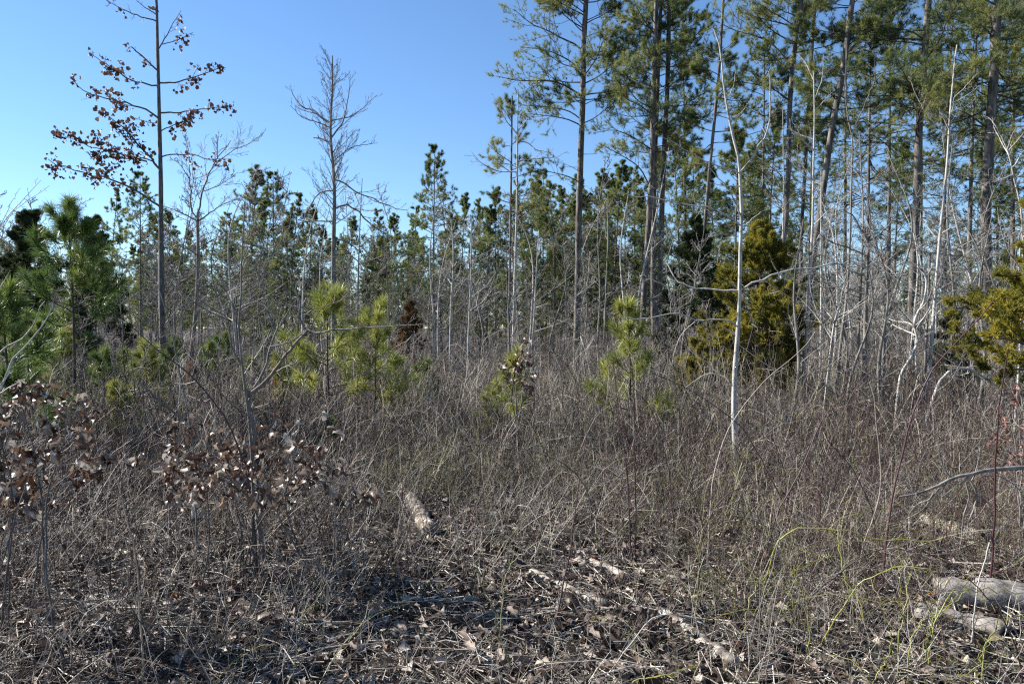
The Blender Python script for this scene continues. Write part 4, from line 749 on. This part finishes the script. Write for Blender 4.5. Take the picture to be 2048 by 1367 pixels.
def shrub(name, label, D, stems, leaves, key, size, seed, bark='sapbark', twig='twig_grey', k=(5, 2), cat='shrub', dz=.5, lr=(.2, .4), rmin=.0014, droop=-.5, group=None, base=None, lt=(.35, 1), sides=7, spread0=0.0, extra=0):
    """stems: (pixel zoom, coordinates, width px, tip width px, depth shift)"""
    rng = np.random.default_rng(seed); P0 = zz(stems[0][0], *stems[0][1])[0]; b = P(P0[0], P0[1], D) if base is None else base
    root = thing(name, label, cat, b, group); A, RA = [], []; low = None
    for Z, c, w, w1, *o in stems:
        pts = zz(Z, *c); p = px_branch(pts, D, rng.uniform(-dz, dz), 14)
        if o: p = px_branch(pts, D + o[0], rng.uniform(-.15, .15), 14)
        gz = float(ground(p[0][0], p[0][1]))
        if gz < p[0][2] < gz + .7 and p[1][2] > p[0][2]: p = resample(np.vstack([[p[0][0], p[0][1], gz - .03], p]), 14, False)
        elif p[0][2] <= gz: p[0][2] = gz - .03
        tt = np.linspace(0, 1, 14)[:, None]; wv = np.cumsum(rng.normal(0, .006 * min(np.linalg.norm(p[-1] - p[0]), 1.5), (14, 3)), 0); p = p + wv - wv[0] * 1.0
        if o and spread0: p = p + (1 - tt) ** 1.5 * np.array([rng.normal(0, spread0), rng.normal(0, spread0), 0])
        A.append(p); r = np.linspace(w, w1, 14) / 2 / F * D; RA.append(r)
        g = G(); tubes(g, p[None], r[None], sides, .5); part('stem', g, M[bark], root)
    A, RA = np.stack(A), np.stack(RA); pos = None
    if k[0]:
        g = G(); B, RB = spawn(rng, A, RA, k[0], lt, (30, 70), lr, 6, .1, .15, .5, .5); tubes(g, B, np.maximum(RB, rmin), 3)
        last = B
        if k[1]: C, RC = spawn(rng, B, RB, k[1], (.3, 1), (30, 65), (.3, .6), 4, .1, .15, .6, .6); tubes(g, C, np.maximum(RC, rmin), 3); last = np.concatenate([resample_all(B, 4), C])
        part('twigs', g, M[twig], root, 'stuff')
        if leaves:
            p, d = ends(last, (.6, 1)); s_ = rng.choice(len(p), min(leaves, len(p)), False); p = p[s_]; d = norm(d[s_] * .5 + rng.normal(0, .5, (len(s_), 3)) + np.array([0, 0, droop]))
            put_leaves(root, key, p, d, rng.uniform(.6, 1.15, len(p)) * size, rng)
            if extra:
                p, d = ends(last, (.4, .8)); q = rng.choice(len(p), min(extra, len(p)), False); gl = G()
                for tv, tf in (leaf_template(6, 1.4, 1.0, 2.6, .8), leaf_template(6, .7, 1.2, 3.0, -1.0)):
                    h_ = q[:len(q) // 2]; q = q[len(q) // 2:]; add_leaves(gl, rng, tv, tf, p[h_], frame_from(norm(d[h_] * .4 + rng.normal(0, .5, (len(h_), 3)) + np.array([0, 0, droop])), rng, .4), rng.uniform(.5, 1.0, len(h_)) * size, rng.random(len(h_)))
                part('leaf_mass', gl, M['oakleaf'], root, 'stuff')
    return root, A, RA
def resample_all(B, n): return np.stack([resample(b, n, False) for b in B])
# forked sapling with a skirt of dead leaves (left)
shrub('forked_sapling', 'grey sapling forking low into crooked limbs, left of centre', 7.3,
      [(PX, (522, 1150, 521, 1000, 517, 900, 514, 850, 507, 815, 503, 790), 13, 9, 0), (ZB, (470, 1070, 580, 975, 720, 780, 850, 640, 965, 505), 8.5, 5), (ZB, (990, 505, 1100, 530, 1300, 500, 1500, 470, 1700, 435, 1823, 430, 2100, 420), 4, 1.2), (ZB, (490, 1030, 560, 900, 610, 760, 640, 650, 720, 470, 735, 430, 640, 320, 560, 270, 400, 200), 5.5, 1.5), (ZB, (965, 505, 930, 420, 905, 370, 925, 280, 900, 190, 850, 80, 835, 0), 4.5, 2.2),
       (PX, (583, 550, 564, 517, 540, 480, 513, 449, 478, 367), 2.6, 1), (PX, (586, 548, 622, 500, 649, 452, 660, 425), 2.4, .9), (ZB, (640, 650, 850, 600, 960, 510), 3.2, 2.5), (ZB, (1000, 490, 1100, 320, 1200, 280, 1330, 230, 1470, 130), 2.6, .9), (ZB, (990, 480, 1150, 420, 1300, 400, 1500, 290, 1600, 200), 2.4, .9), (ZB, (790, 690, 835, 550, 735, 430), 2.6, 1.6), (ZB, (910, 370, 860, 290, 800, 150, 700, 60, 590, 0, 480, -90), 3, 1), (ZB, (740, 420, 830, 280, 930, 120, 970, 0, 1000, -130), 2.4, .8), (ZB, (930, 300, 800, 250, 720, 180, 500, 60), 2.2, .8)],
      0, 'oak', .15, 600, twig='twig_dark', k=(6, 3), lr=(.14, .36), dz=.45, base=GP(522, 1150), lt=(.3, 1))
shrub('straight_sapling', 'thin straight dark stem rising in front of the forked sapling', 6.9,
      [(PX, (512, 1120, 506, 950, 501, 850, 494, 769, 488, 725, 483, 682, 479, 638, 480, 550, 480, 470, 481, 395), 8, 2, 0), (ZB, (400, 860, 340, 750, 300, 660, 270, 540, 250, 390, 150, 330, 0, 240), 4.2, 2), (PX, (454, 640, 427, 627, 393, 610, 362, 579, 340, 520, 325, 470), 3, 1), (ZB, (380, 500, 480, 400, 640, 290, 800, 170), 1.8, .7), (ZB, (370, 330, 480, 260, 620, 180, 820, 50), 1.8, .7), (ZB, (365, 240, 450, 160, 530, 90), 1.4, .7), (ZB, (355, 330, 200, 180, 50, 50, -80, -60), 2, .8), (ZB, (340, 750, 200, 800, 100, 1000), 1.8, .7), (PX, (480, 640, 450, 560, 425, 500, 405, 430), 1.8, .8), (PX, (481, 560, 500, 520, 530, 500), 1.4, .7)],
      0, 'oak', .11, 601, twig='twig_dark', k=(4, 2), lr=(.12, .3), dz=.4, base=GP(512, 1120))
shrub('leafy_oak_shrub', 'low shrub hung with large curled brown oak leaves around the forked sapling', 6.6,
      [(PX, (505, 1160, 495, 1020, 440, 950, 360, 920, 290, 935), 4, 1.4, 0), (PX, (505, 1160, 505, 1000, 460, 920, 420, 885), 4, 1.4, -.3), (PX, (510, 1160, 530, 1000, 590, 930, 650, 915), 4, 1.4, .1), (PX, (510, 1160, 540, 1040, 620, 960, 690, 960, 730, 965), 4, 1.4, -.2), (PX, (505, 1160, 480, 1010, 400, 960, 330, 960), 3.4, 1.2, .3), (PX, (510, 1160, 550, 1000, 610, 985, 660, 980), 3.4, 1.2, .4), (PX, (508, 1160, 520, 980, 560, 900, 580, 880), 3.4, 1.2, .2), (PX, (500, 1160, 450, 1000, 380, 880, 375, 850), 3.4, 1.2, 0), (PX, (505, 1160, 470, 1010, 440, 930, 470, 900), 3.4, 1.2, .5)],
      300, 'oak', .115, 602, bark='oakbark', twig='twig_dark', k=(6, 3), lr=(.2, .42), base=GP(505, 1160), lt=(.42, 1), spread0=.3, extra=220)
shrub('leafy_oak_shrub', 'leafy brown oak shrub crowding the left edge of the brush', 5.6,
      [(PX, (60, 1180, 70, 1000, 60, 880, 30, 800), 5, 1.5, 0), (PX, (60, 1180, 90, 980, 130, 880, 150, 810), 5, 1.5, -.2), (PX, (50, 1180, 40, 1000, 0, 880, -30, 830), 5, 1.5, .1), (PX, (70, 1180, 110, 1000, 160, 920, 190, 880), 5, 1.5, .3), (PX, (60, 1180, 70, 980, 90, 860, 80, 790), 4, 1.5, .4), (PX, (60, 1180, 60, 1020, 100, 940, 130, 930), 4, 1.5, -.3), (PX, (60, 1180, 30, 1000, 20, 900, 40, 840), 4, 1.5, .2)],
      260, 'oak', .105, 603, bark='oakbark', twig='twig_dark', k=(5, 3), lr=(.2, .4), base=GP(60, 1190), lt=(.4, 1), spread0=.3, extra=160)
shrub('leafy_oak_shrub', 'small dead-leaved bush catching light above the brush left of the tall lone pine', 12,
      [(PX, (1035, 850, 1035, 760, 1050, 700), 3, 1, 0), (PX, (1035, 850, 1030, 780, 1010, 720), 3, 1, .1), (PX, (1035, 850, 1050, 770, 1070, 720), 3, 1, -.2), (PX, (1035, 850, 1045, 760, 1060, 685), 3, 1, .3)], 70, 'oak', .13, 604, k=(5, 2), lr=(.15, .3), base=at_ground(1035, 12), lt=(.5, 1))
shrub('pink_leaf_shrub', 'shrub with pinkish dead leaves cut by the right edge', 8.3,
      [(PX, (2040, 1060, 2035, 950, 2030, 870, 2015, 810), 4, 1.5, 0), (PX, (2040, 1060, 2045, 950, 2050, 850, 2040, 780), 4, 1.5, .2), (PX, (2042, 1060, 2040, 960, 2020, 880, 2000, 870), 3.5, 1.2, -.2), (PX, (2045, 1060, 2060, 940, 2070, 860), 3.5, 1.2, 0)], 75, 'pink', .085, 605, k=(5, 2), lr=(.12, .28), base=GP(2040, 1070), lt=(.5, 1))
shrub('leafy_seedling', 'seedling with a few orange-brown leaves below the limb of the forked sapling', 8.5, [(PX, (588, 960, 590, 850, 600, 780), 2.4, 1, 0), (PX, (588, 960, 560, 850, 530, 790, 520, 770), 2.4, 1, .1)], 22, 'oak', .11, 606, k=(4, 1), lr=(.12, .3), base=GP(588, 960))
shrub('broken_stem', 'slim stem with a pale broken side branch, left of the leafy shrub', 6.8, [(B1, (1135, 1150, 1130, 950, 1110, 600, 1090, 440, 1040, 250, 1000, 0, 940, -250, 880, -420), 5, 1.5, 0), (B1, (1090, 440, 1030, 370, 940, 300, 820, 200), 5, 3.4, 0), (B1, (1060, 330, 1040, 100, 1030, -50), 2, 1)], 0, 'oak', .1, 607, bark='greybark', k=(2, 1), lr=(.08, .2), base=GP(386, 1093))
shrub('edge_sapling', 'pale crooked branches of a sapling entering at the left edge', 5.2, [(Z5, (-160, 1700, -60, 1350, 0, 1180, 50, 1060, 150, 950, 240, 790, 262, 730), 6, 2, 0), (Z5, (-40, 1280, 0, 1225, 30, 1190, 60, 1140), 4, 1.5), (Z5, (-100, 1150, 0, 1030, 120, 950, 190, 870, 230, 780, 260, 740), 5, 1.6), (Z5, (-60, 700, 0, 660, 40, 600, 65, 560), 3, 1)], 0, 'oak', .1, 608, bark='palebark', k=(2, 1), lr=(.08, .2), base=P(-55, 931, 5.2))
shrub('wispy_stem', 'wispy pale stem tip leaning into the sky at the far left', 6, [(Z1, (-420, 2600, -200, 1900, 0, 1345, 80, 1200, 150, 1110, 260, 1010), 4.5, .8, 0), (Z1, (-80, 1560, 40, 1270, 130, 1170, 230, 1065), 2, .7), (Z1, (0, 1320, 60, 1180, 110, 1090), 1.4, .6)], 0, 'oak', .1, 609, bark='palebark', twig='twig_pale', k=(8, 2), lr=(.05, .12), base=P(-140, 889, 6))

# ------------------------------------------------------------------ canes and briars standing clear of the brush
def cane(name, label, D, pts, w, w1, mat, seed, group, cat, kids=0, slope=None, zig=0.0):
    rng = np.random.default_rng(seed); sl_ = rng.uniform(-.35, .35) if slope is None else slope
    p = px_branch(pts, D, sl_, 20)
    if zig:
        p[1:-1] += (np.where(np.arange(18) % 2, 1, -1) * zig)[:, None] * norm(rng.normal(size=(1, 3))) + rng.normal(0, zig * .4, (18, 3))
    gz = float(ground(p[0][0], p[0][1]));
    if p[0][2] > gz and p[0][2] < gz + 1.2: p = resample(np.vstack([[p[0] - (p[1] - p[0]) / max(abs(p[1][2] - p[0][2]), .02) * (p[0][2] - gz) * .5 - [0, 0, (p[0][2] - gz) * .5 + .03]], p]), 20, False); p[0][2] = gz - .03
    elif p[0][2] <= gz: p[0][2] = gz - .03
    p[1:-1] += np.cumsum(rng.normal(0, .004, (18, 3)), 0) - np.linspace(0, 1, 18)[:, None] * 0
    w *= .78; w1 *= .8; r = np.linspace(w, w1, 20) / 2 / F * D
    root = thing(name, label, cat, p[0], group); g = G(); tubes(g, p[None], r[None], 6, rng.random()); part('stem', g, M[mat], root)
    if kids:
        g = G(); B, RB = spawn(rng, p[None], r[None], kids, (.3, .98), (35, 70), (.06, .2), 5, .1, .15, .55, .5, .3)
        if zig: B[:, 1:-1] += rng.normal(0, zig * .8, B[:, 1:-1].shape)
        tubes(g, B, np.maximum(RB, .0012), 3); C, RC = spawn(rng, B, RB, 2, (.3, 1), (35, 70), (.2, .5), 3, .1); tubes(g, C, np.maximum(RC, .001), 3); part('side_shoots', g, M[mat], root, 'stuff')
    return root
canes = [('long dark cane arching across the leafy shrub at left', 6.6, zz(PX, 513, 1120, 506, 1042, 496, 956, 478, 891, 455, 837, 417, 785, 376, 741, 316, 700, 273, 660, 212, 613), 5.5, 2, 'cane', 2),
    ('dark upright cane, leftmost of the pair right of centre', 7.6, zz(B3, 145, 830, 125, 560, 95, 370, 75, 200, 60, 60), 4.6, 2, 'redcane', 3), ('dark upright cane, right one of the pair right of centre', 7.8, zz(B3, 170, 830, 162, 400, 150, 150, 140, 20), 4, 1.6, 'redcane', 2),
    ('dark slanting cane crossing in front of the pale bare tree', 8, zz(B3, 900, 760, 830, 620, 720, 420, 640, 330, 520, 240, 380, 160, 250, 110), 4.2, 1.6, 'cane', 3), ('thin dark cane bending left of the pale bare tree', 8, zz(B3, 345, 620, 330, 520, 260, 300, 160, 170, 60, 60), 3.4, 1.4, 'cane', 2),
    ('thick wine-red cane slanting right, in front of the whitish sapling', 6.6, zz(B3, 1385, 930, 1430, 680, 1470, 500, 1510, 300, 1590, 120, 1680, 0, 1900, -240), 6, 2.4, 'redcane', 2), ('wine-red upright cane near the right edge', 6.4, zz(B3, 1890, 930, 1895, 800, 1905, 500, 1930, 230, 1970, 0), 6, 2.6, 'redcane', 1),
    ('dark cane leaning right toward the red leaf tuft', 7.2, zz(B3, 860, 790, 980, 560, 1060, 350, 1180, 220, 1310, 105), 4.4, 1.8, 'redcane', 2), ('reddish cane beside the slanting dark cane, leaning right', 7.2, zz(B3, 1060, 900, 1060, 660, 1120, 440, 1240, 200, 1290, 120), 4.2, 1.6, 'redcane', 2),
    ('grey cane curving right over the trunk foot of the pale bare tree', 7.6, zz(B3, 545, 640, 560, 560, 650, 330, 780, 160, 960, 0, 1040, -90), 4, 1.6, 'brown_stem', 2), ('grey straight cane between the wine-red canes', 7, zz(B3, 1265, 940, 1335, 680, 1320, 400, 1300, 150), 4, 1.6, 'brown_stem', 2),
    ('brown cane arching left above the yellow briars', 6.4, zz(B3, 480, 1040, 490, 960, 520, 850, 600, 720, 760, 640, 900, 610), 4.4, 1.4, 'redcane', 2), ('short dark cane slanting down right, mid right', 7.2, zz(B3, 1310, 800, 1290, 730, 1200, 560, 1080, 420, 1040, 300), 3.6, 1.4, 'cane', 2),
    ('pale thin cane leaning left above the left of centre-right brush', 9, zz(B3, 600, 420, 580, 300, 545, 150, 490, 0), 3, 1.2, 'brown_stem', 2), ('tall double cane in the middle of the clearing', 6.0, [(1108, 1262), (1126, 1172), (1143, 1087), (1150, 1000), (1160, 940), (1178, 840), (1191, 767)], 5, 1.6, 'cane', 2), ('twin thin cane beside the tall double cane', 6.0, [(1113, 1255), (1135, 1165), (1160, 1060), (1200, 990), (1240, 930)], 3.2, 1.2, 'brown_stem', 2),
    ('long grey stem bowed in a low arch across the middle of the brush', 8.2, [(1183, 1010), (1178, 976), (1147, 938), (1109, 914), (1058, 897), (993, 888), (945, 888), (880, 904), (805, 962), (770, 1000)], 3.6, 1.4, 'grey_stem', 3), ('tan upright stem in the left foreground', 4.9, zz(B4, 970, 1010, 935, 650, 905, 350, 860, 170, 830, 0, 760, -200), 5.5, 2, 'grass', 2), ('thin tan stem leaning left in the left foreground', 5, zz(B1, 795, 1345, 740, 1040, 690, 780, 650, 600), 3.6, 1.4, 'brown_stem', 2),
    ('thin brown stem leaning right in the left foreground', 5, zz(B1, 780, 1150, 830, 980, 870, 860, 900, 740), 3, 1.3, 'brown_stem', 1), ('pink-grey stem slanting down to the right, bottom left', 4.6, zz(B4, 1500, 1290, 1230, 1040, 1050, 900, 930, 760, 870, 640, 700, 530), 4, 2, 'brown_stem', 2), ('bent grey stem in the bottom left corner brush', 4.8, zz(B4, 1420, 1200, 1320, 990, 1200, 750, 1100, 600), 3.4, 1.5, 'grey_stem', 2),
    ('pale dead stem standing upright, lower right', 5.4, zz(B6, 1770, 740, 1780, 620, 1800, 500, 1830, 400, 1860, 320), 4.6, 3, 'twig_pale', 0), ('long pale stem leaning right, lower right of centre', 5.0, zz(B6, 620, 1095, 680, 850, 740, 640, 800, 520), 3.6, 1.8, 'twig_pale', 0), ('long pale stem parallel to its neighbour and left of it', 5.2, zz(B6, 550, 860, 620, 670, 690, 450, 740, 240), 3.2, 1.6, 'twig_pale', 1),
    ('pale arching stem at the bottom edge, right of the middle', 5.0, [(1130, 1367), (1200, 1362), (1260, 1290), (1300, 1240), (1350, 1232), (1400, 1250), (1440, 1290)], 4, 1.8, 'twig_pale', 2), ('purple-grey briar cane curving down to the right corner', 4.8, zz(B6, 2030, 1000, 1980, 830, 1900, 680, 1760, 530, 1600, 420, 1450, 350), 4.6, 1.6, 'redcane', 3), ('thick pale stem bending through the lower right brush', 5.4, zz(B6, 880, 650, 900, 610, 1050, 480, 1180, 400, 1300, 360, 1420, 370), 5, 2, 'grey_stem', 3)]
for k, (lb, D, pts, w, w1, mt, kids) in enumerate(canes):
    cane('cane', lb, D, pts, w, w1, mt, 700 + k, 'canes standing in the brush', 'cane', kids * 3, slope=None if k else .05)
briars = [('yellow-green briar climbing upright, middle of the lower right', 5.0, (1365, 1095, 1375, 800, 1420, 600, 1450, 480, 1560, 475)), ('yellow-green briar arching right over the rotten log', 5.0, (1520, 1080, 1540, 850, 1580, 700, 1660, 570, 1800, 565, 2000, 575, 2100, 580)), ('upright yellow-green briar left of the others at lower right', 5.2, (870, 950, 860, 650, 790, 500, 760, 440)),
    ('zigzag yellow briar stretching low toward the right', 5.6, (520, 840, 540, 700, 600, 560, 660, 500, 790, 480, 900, 440, 990, 400)), ('yellow-green briar in the bottom right corner, forked', 4.8, (1825, 1095, 1830, 920, 1920, 800, 2048, 740, 2120, 720)), ('short yellow briar rising at the bottom edge', 4.8, (1215, 1095, 1260, 1000, 1300, 960, 1340, 800)), ('thin yellow briar with a crooked tip above the purple cane', 6, (1370, 640, 1370, 540, 1365, 360, 1330, 270, 1250, 240)),
    ('yellow briar slanting right across the bottom right', 5.0, (1430, 950, 1480, 800, 1600, 700, 1710, 620, 1760, 560)), ('thin zigzag briar left of the yellow briars', 6.4, (275, 580, 280, 460, 290, 400, 280, 350, 300, 250, 350, 190)), ('low yellow briar bowing to the right, right of the two logs', 6, (460, 600, 440, 570, 380, 520, 300, 500, 220, 490)), ('yellow briar crossing upright behind the grey stem', 5.8, (1150, 640, 1060, 480, 1040, 330, 1030, 230)), ('yellow-green briar lying along the bottom, right of the middle', 4.8, (-120, 1080, 0, 1050, 130, 1010, 270, 980)),
    ('fine yellow briar rambling rightward, higher up', 6.4, (700, 330, 800, 250, 1000, 262, 1100, 270, 1250, 300, 1450, 300, 1600, 300)), ('low yellow briar curve under the pale dead stem', 5.2, (1150, 545, 1250, 500, 1330, 480, 1450, 470, 1550, 500)), ('yellow-green briar shoots at the bottom right edge', 4.7, (1590, 1095, 1640, 1060, 1800, 1000, 1880, 850, 2000, 850)), ('upright yellow briar close left of the rotten log', 5.1, (1470, 1095, 1500, 950, 1520, 800, 1570, 640)), ('olive briar cane in the lower left of centre', 5.0, (-760, 1000, -810, 780, -880, 560, -930, 400)), ('olive briar curving up left of the logs', 5.6, (-800, 640, -780, 500, -700, 380, -620, 320))]
for k, (lb, D, c) in enumerate(briars):
    cane('green_briar', lb, D, zz(B6, *c), 4.4 if k % 3 else 4.6, 1.8, 'briar_bright' if 'olive' not in lb else 'olive_stem', 760 + k, 'yellow-green briars in the lower right brush', 'briar', 7, zig=.012)

# ------------------------------------------------------------------ logs and fallen branches
def log(name, label, a, b, r0, r1, mat, seed, cat='log', sink=.3, group=None, n=14):
    rng = np.random.default_rng(seed); A, B_ = GP(*a), GP(*b); t = np.linspace(0, 1, n)[:, None]
    p = A * (1 - t) + B_ * t; p[:, 2] = np.interp(t[:, 0], [0, 1], [A[2], B_[2]]) + np.linspace(r0, r1, n) * (1 - sink) + .02
    p[1:-1] += rng.normal(0, .008, (n - 2, 3)); R = np.linspace(r0, r1, n) * (1 + rng.normal(0, .05, n))
    p = np.vstack([p[0], p, p[-1]]); R = np.concatenate([[.002], R, [.002]])
    return single(name, _tub(p, R, rng), M[mat], tuple(p[len(p) // 2]), label, cat, group)
def _tub(p, R, rng):
    g = G(); tubes(g, p[None], R[None], 14, .5); v, f, a, mi = g.data(); v = v + rng.normal(0, R.max() * .03, v.shape); h = G(); h.add(v, f, a); return h
log('fallen_log', 'bright bleached log lying in the open patch at lower centre', (1063, 1158), (1212, 1226), .042, .04, 'bleached', 800, sink=0)
log('fallen_log', 'bleached log just behind and right of the brightest log', (1138, 1106), (1255, 1170), .038, .044, 'bleached', 801, sink=.2)
log('fallen_log', 'broken grey log end pointing toward the viewer, left of the open patch', (806, 985), (862, 1082), .085, .10, 'logwood', 802)
log('fallen_log', 'half-buried white log at the bottom, right of the middle', (1325, 1235), (1470, 1345), .055, .06, 'logwood', 803, sink=.6)
log('fallen_log', 'pale log behind the fallen grey branch at right', (1850, 1052), (1968, 1088), .085, .08, 'logwood', 804)
log('fallen_log', 'pale log stub at the right edge', (2005, 1058), (2080, 1078), .08, .07, 'logwood', 805)
log('rotten_log', 'thick grey rotten log at lower right under the yellow briars', (1872, 1212), (2120, 1232), .13, .14, 'rotlog', 806)
log('rotten_log', 'smaller rotten log in front of the thick one at lower right', (1835, 1240), (2010, 1285), .07, .08, 'rotlog', 807)
for k, (lb, a, b, r) in enumerate([('dark stick on the ground left of the brightest log', (930, 1160), (1060, 1165), .02), ('thin pale stick lying below the open patch', (760, 1272), (860, 1275), .016), ('pale stick angling down at the bottom middle', (915, 1335), (985, 1367), .02), ('short pale stick at the bottom right of the half-buried log', (1760, 1305), (1800, 1285), .02), ('grey stick at the lower left of the open patch', (800, 1220), (838, 1275), .014), ('grey stick lying flat in the bottom left corner', (110, 1240), (30, 1200), .018), ('grey stick behind the open patch', (880, 1065), (1010, 1072), .015), ('pale stick lying right of the second log', (1290, 1185), (1420, 1150), .016), ('dark stick at the bottom middle', (700, 1300), (820, 1330), .02), ('pale stick at the foot of the leafy shrub', (230, 1195), (300, 1170), .014)]):
    log('stick', lb, a, b, r, r * .6, 'logwood' if 'pale' in lb else 'rotlog', 820 + k, 'stick', 0, 'sticks on the ground', 8)
shrub('fallen_branch', 'weathered grey fallen branch with drooping limbs at the right edge', 6.9, [(B8, (900, 830, 677, 810, 550, 830, 400, 860, 310, 885, 200, 900, 100, 940, 0, 1000, -80, 1030, -200, 1050), 11, 3.5, 0), (B8, (310, 890, 350, 970, 340, 1060, 300, 1180, 290, 1280), 4.5, 2), (B8, (280, 895, 290, 1000, 260, 1200, 245, 1390), 4, 2), (B8, (100, 940, 40, 1010, -60, 1060, -130, 1150), 3.4, 1.2), (B8, (0, 1000, -100, 960, -180, 980), 2.6, 1), (B8, (200, 900, 120, 780, 90, 650), 3, 1.2), (B8, (400, 860, 520, 860, 640, 950, 670, 1040), 3, 1.2), (B8, (320, 890, 350, 800, 360, 690), 2.6, 1.2), (B8, (60, 970, -20, 1100, -160, 1180, -240, 1200), 2.8, 1), (B8, (310, 960, 420, 1040, 520, 1120, 600, 1170), 2.4, 1)], 0, 'oak', .1, 830, bark='rotlog', twig='twig_grey', k=(5, 3), cat='branch', lr=(.12, .35), base=P(2113, 943, 6.9), dz=.3)
# dry grass tufts near the bottom middle
rng = np.random.default_rng(840); g = G(); c = np.array([GP(rng.normal(1080, 110), rng.uniform(1215, 1345)) for _ in range(70)]); c = np.concatenate([c, np.array([GP(rng.uniform(200, 1900), rng.uniform(1150, 1360)) for _ in range(40)])])
n = len(c) * 26; pb = np.repeat(c, 26, 0) + rng.normal(0, .03, (n, 3)) * [1, 1, 0]; dr = norm(rng.normal(0, .9, (n, 3)) * [1, 1, .3] + [0, 0, .55]); Lg = rng.uniform(.06, .22, (n, 1))
A = np.stack([pb, pb + dr * Lg * .5, pb + dr * Lg * .8 + rng.normal(0, .02, (n, 3)) - np.array([0, 0, .02])], 1); tubes(g, A, np.full((n, 1), 1) * np.array([[.0016, .0014, .0006]]), 3); o = single('dry_grass', g, M['grass'], (0, 0, 0), 'short tufts of straw-coloured dead grass in the open patch', None, kind='stuff')
# largest leaves lying on the ground
rng = np.random.default_rng(850); pxs = np.concatenate([rng.uniform(0, 2048, 200), rng.normal(1030, 220, 100)]); pys = np.concatenate([rng.uniform(1080, 1360, 200), rng.normal(1180, 70, 100)])
pos = np.array([GP(a, max(b, 1010)) for a, b in zip(pxs, pys)]); pos[:, 2] += rng.uniform(.02, .09, 300); a = rng.uniform(0, 6.28, 300)
put_leaves(GROUND, 'litter', pos, np.stack([np.cos(a), np.sin(a), rng.normal(0, .3, 300)], 1), rng.uniform(.07, .14, 300), rng, 1.0)
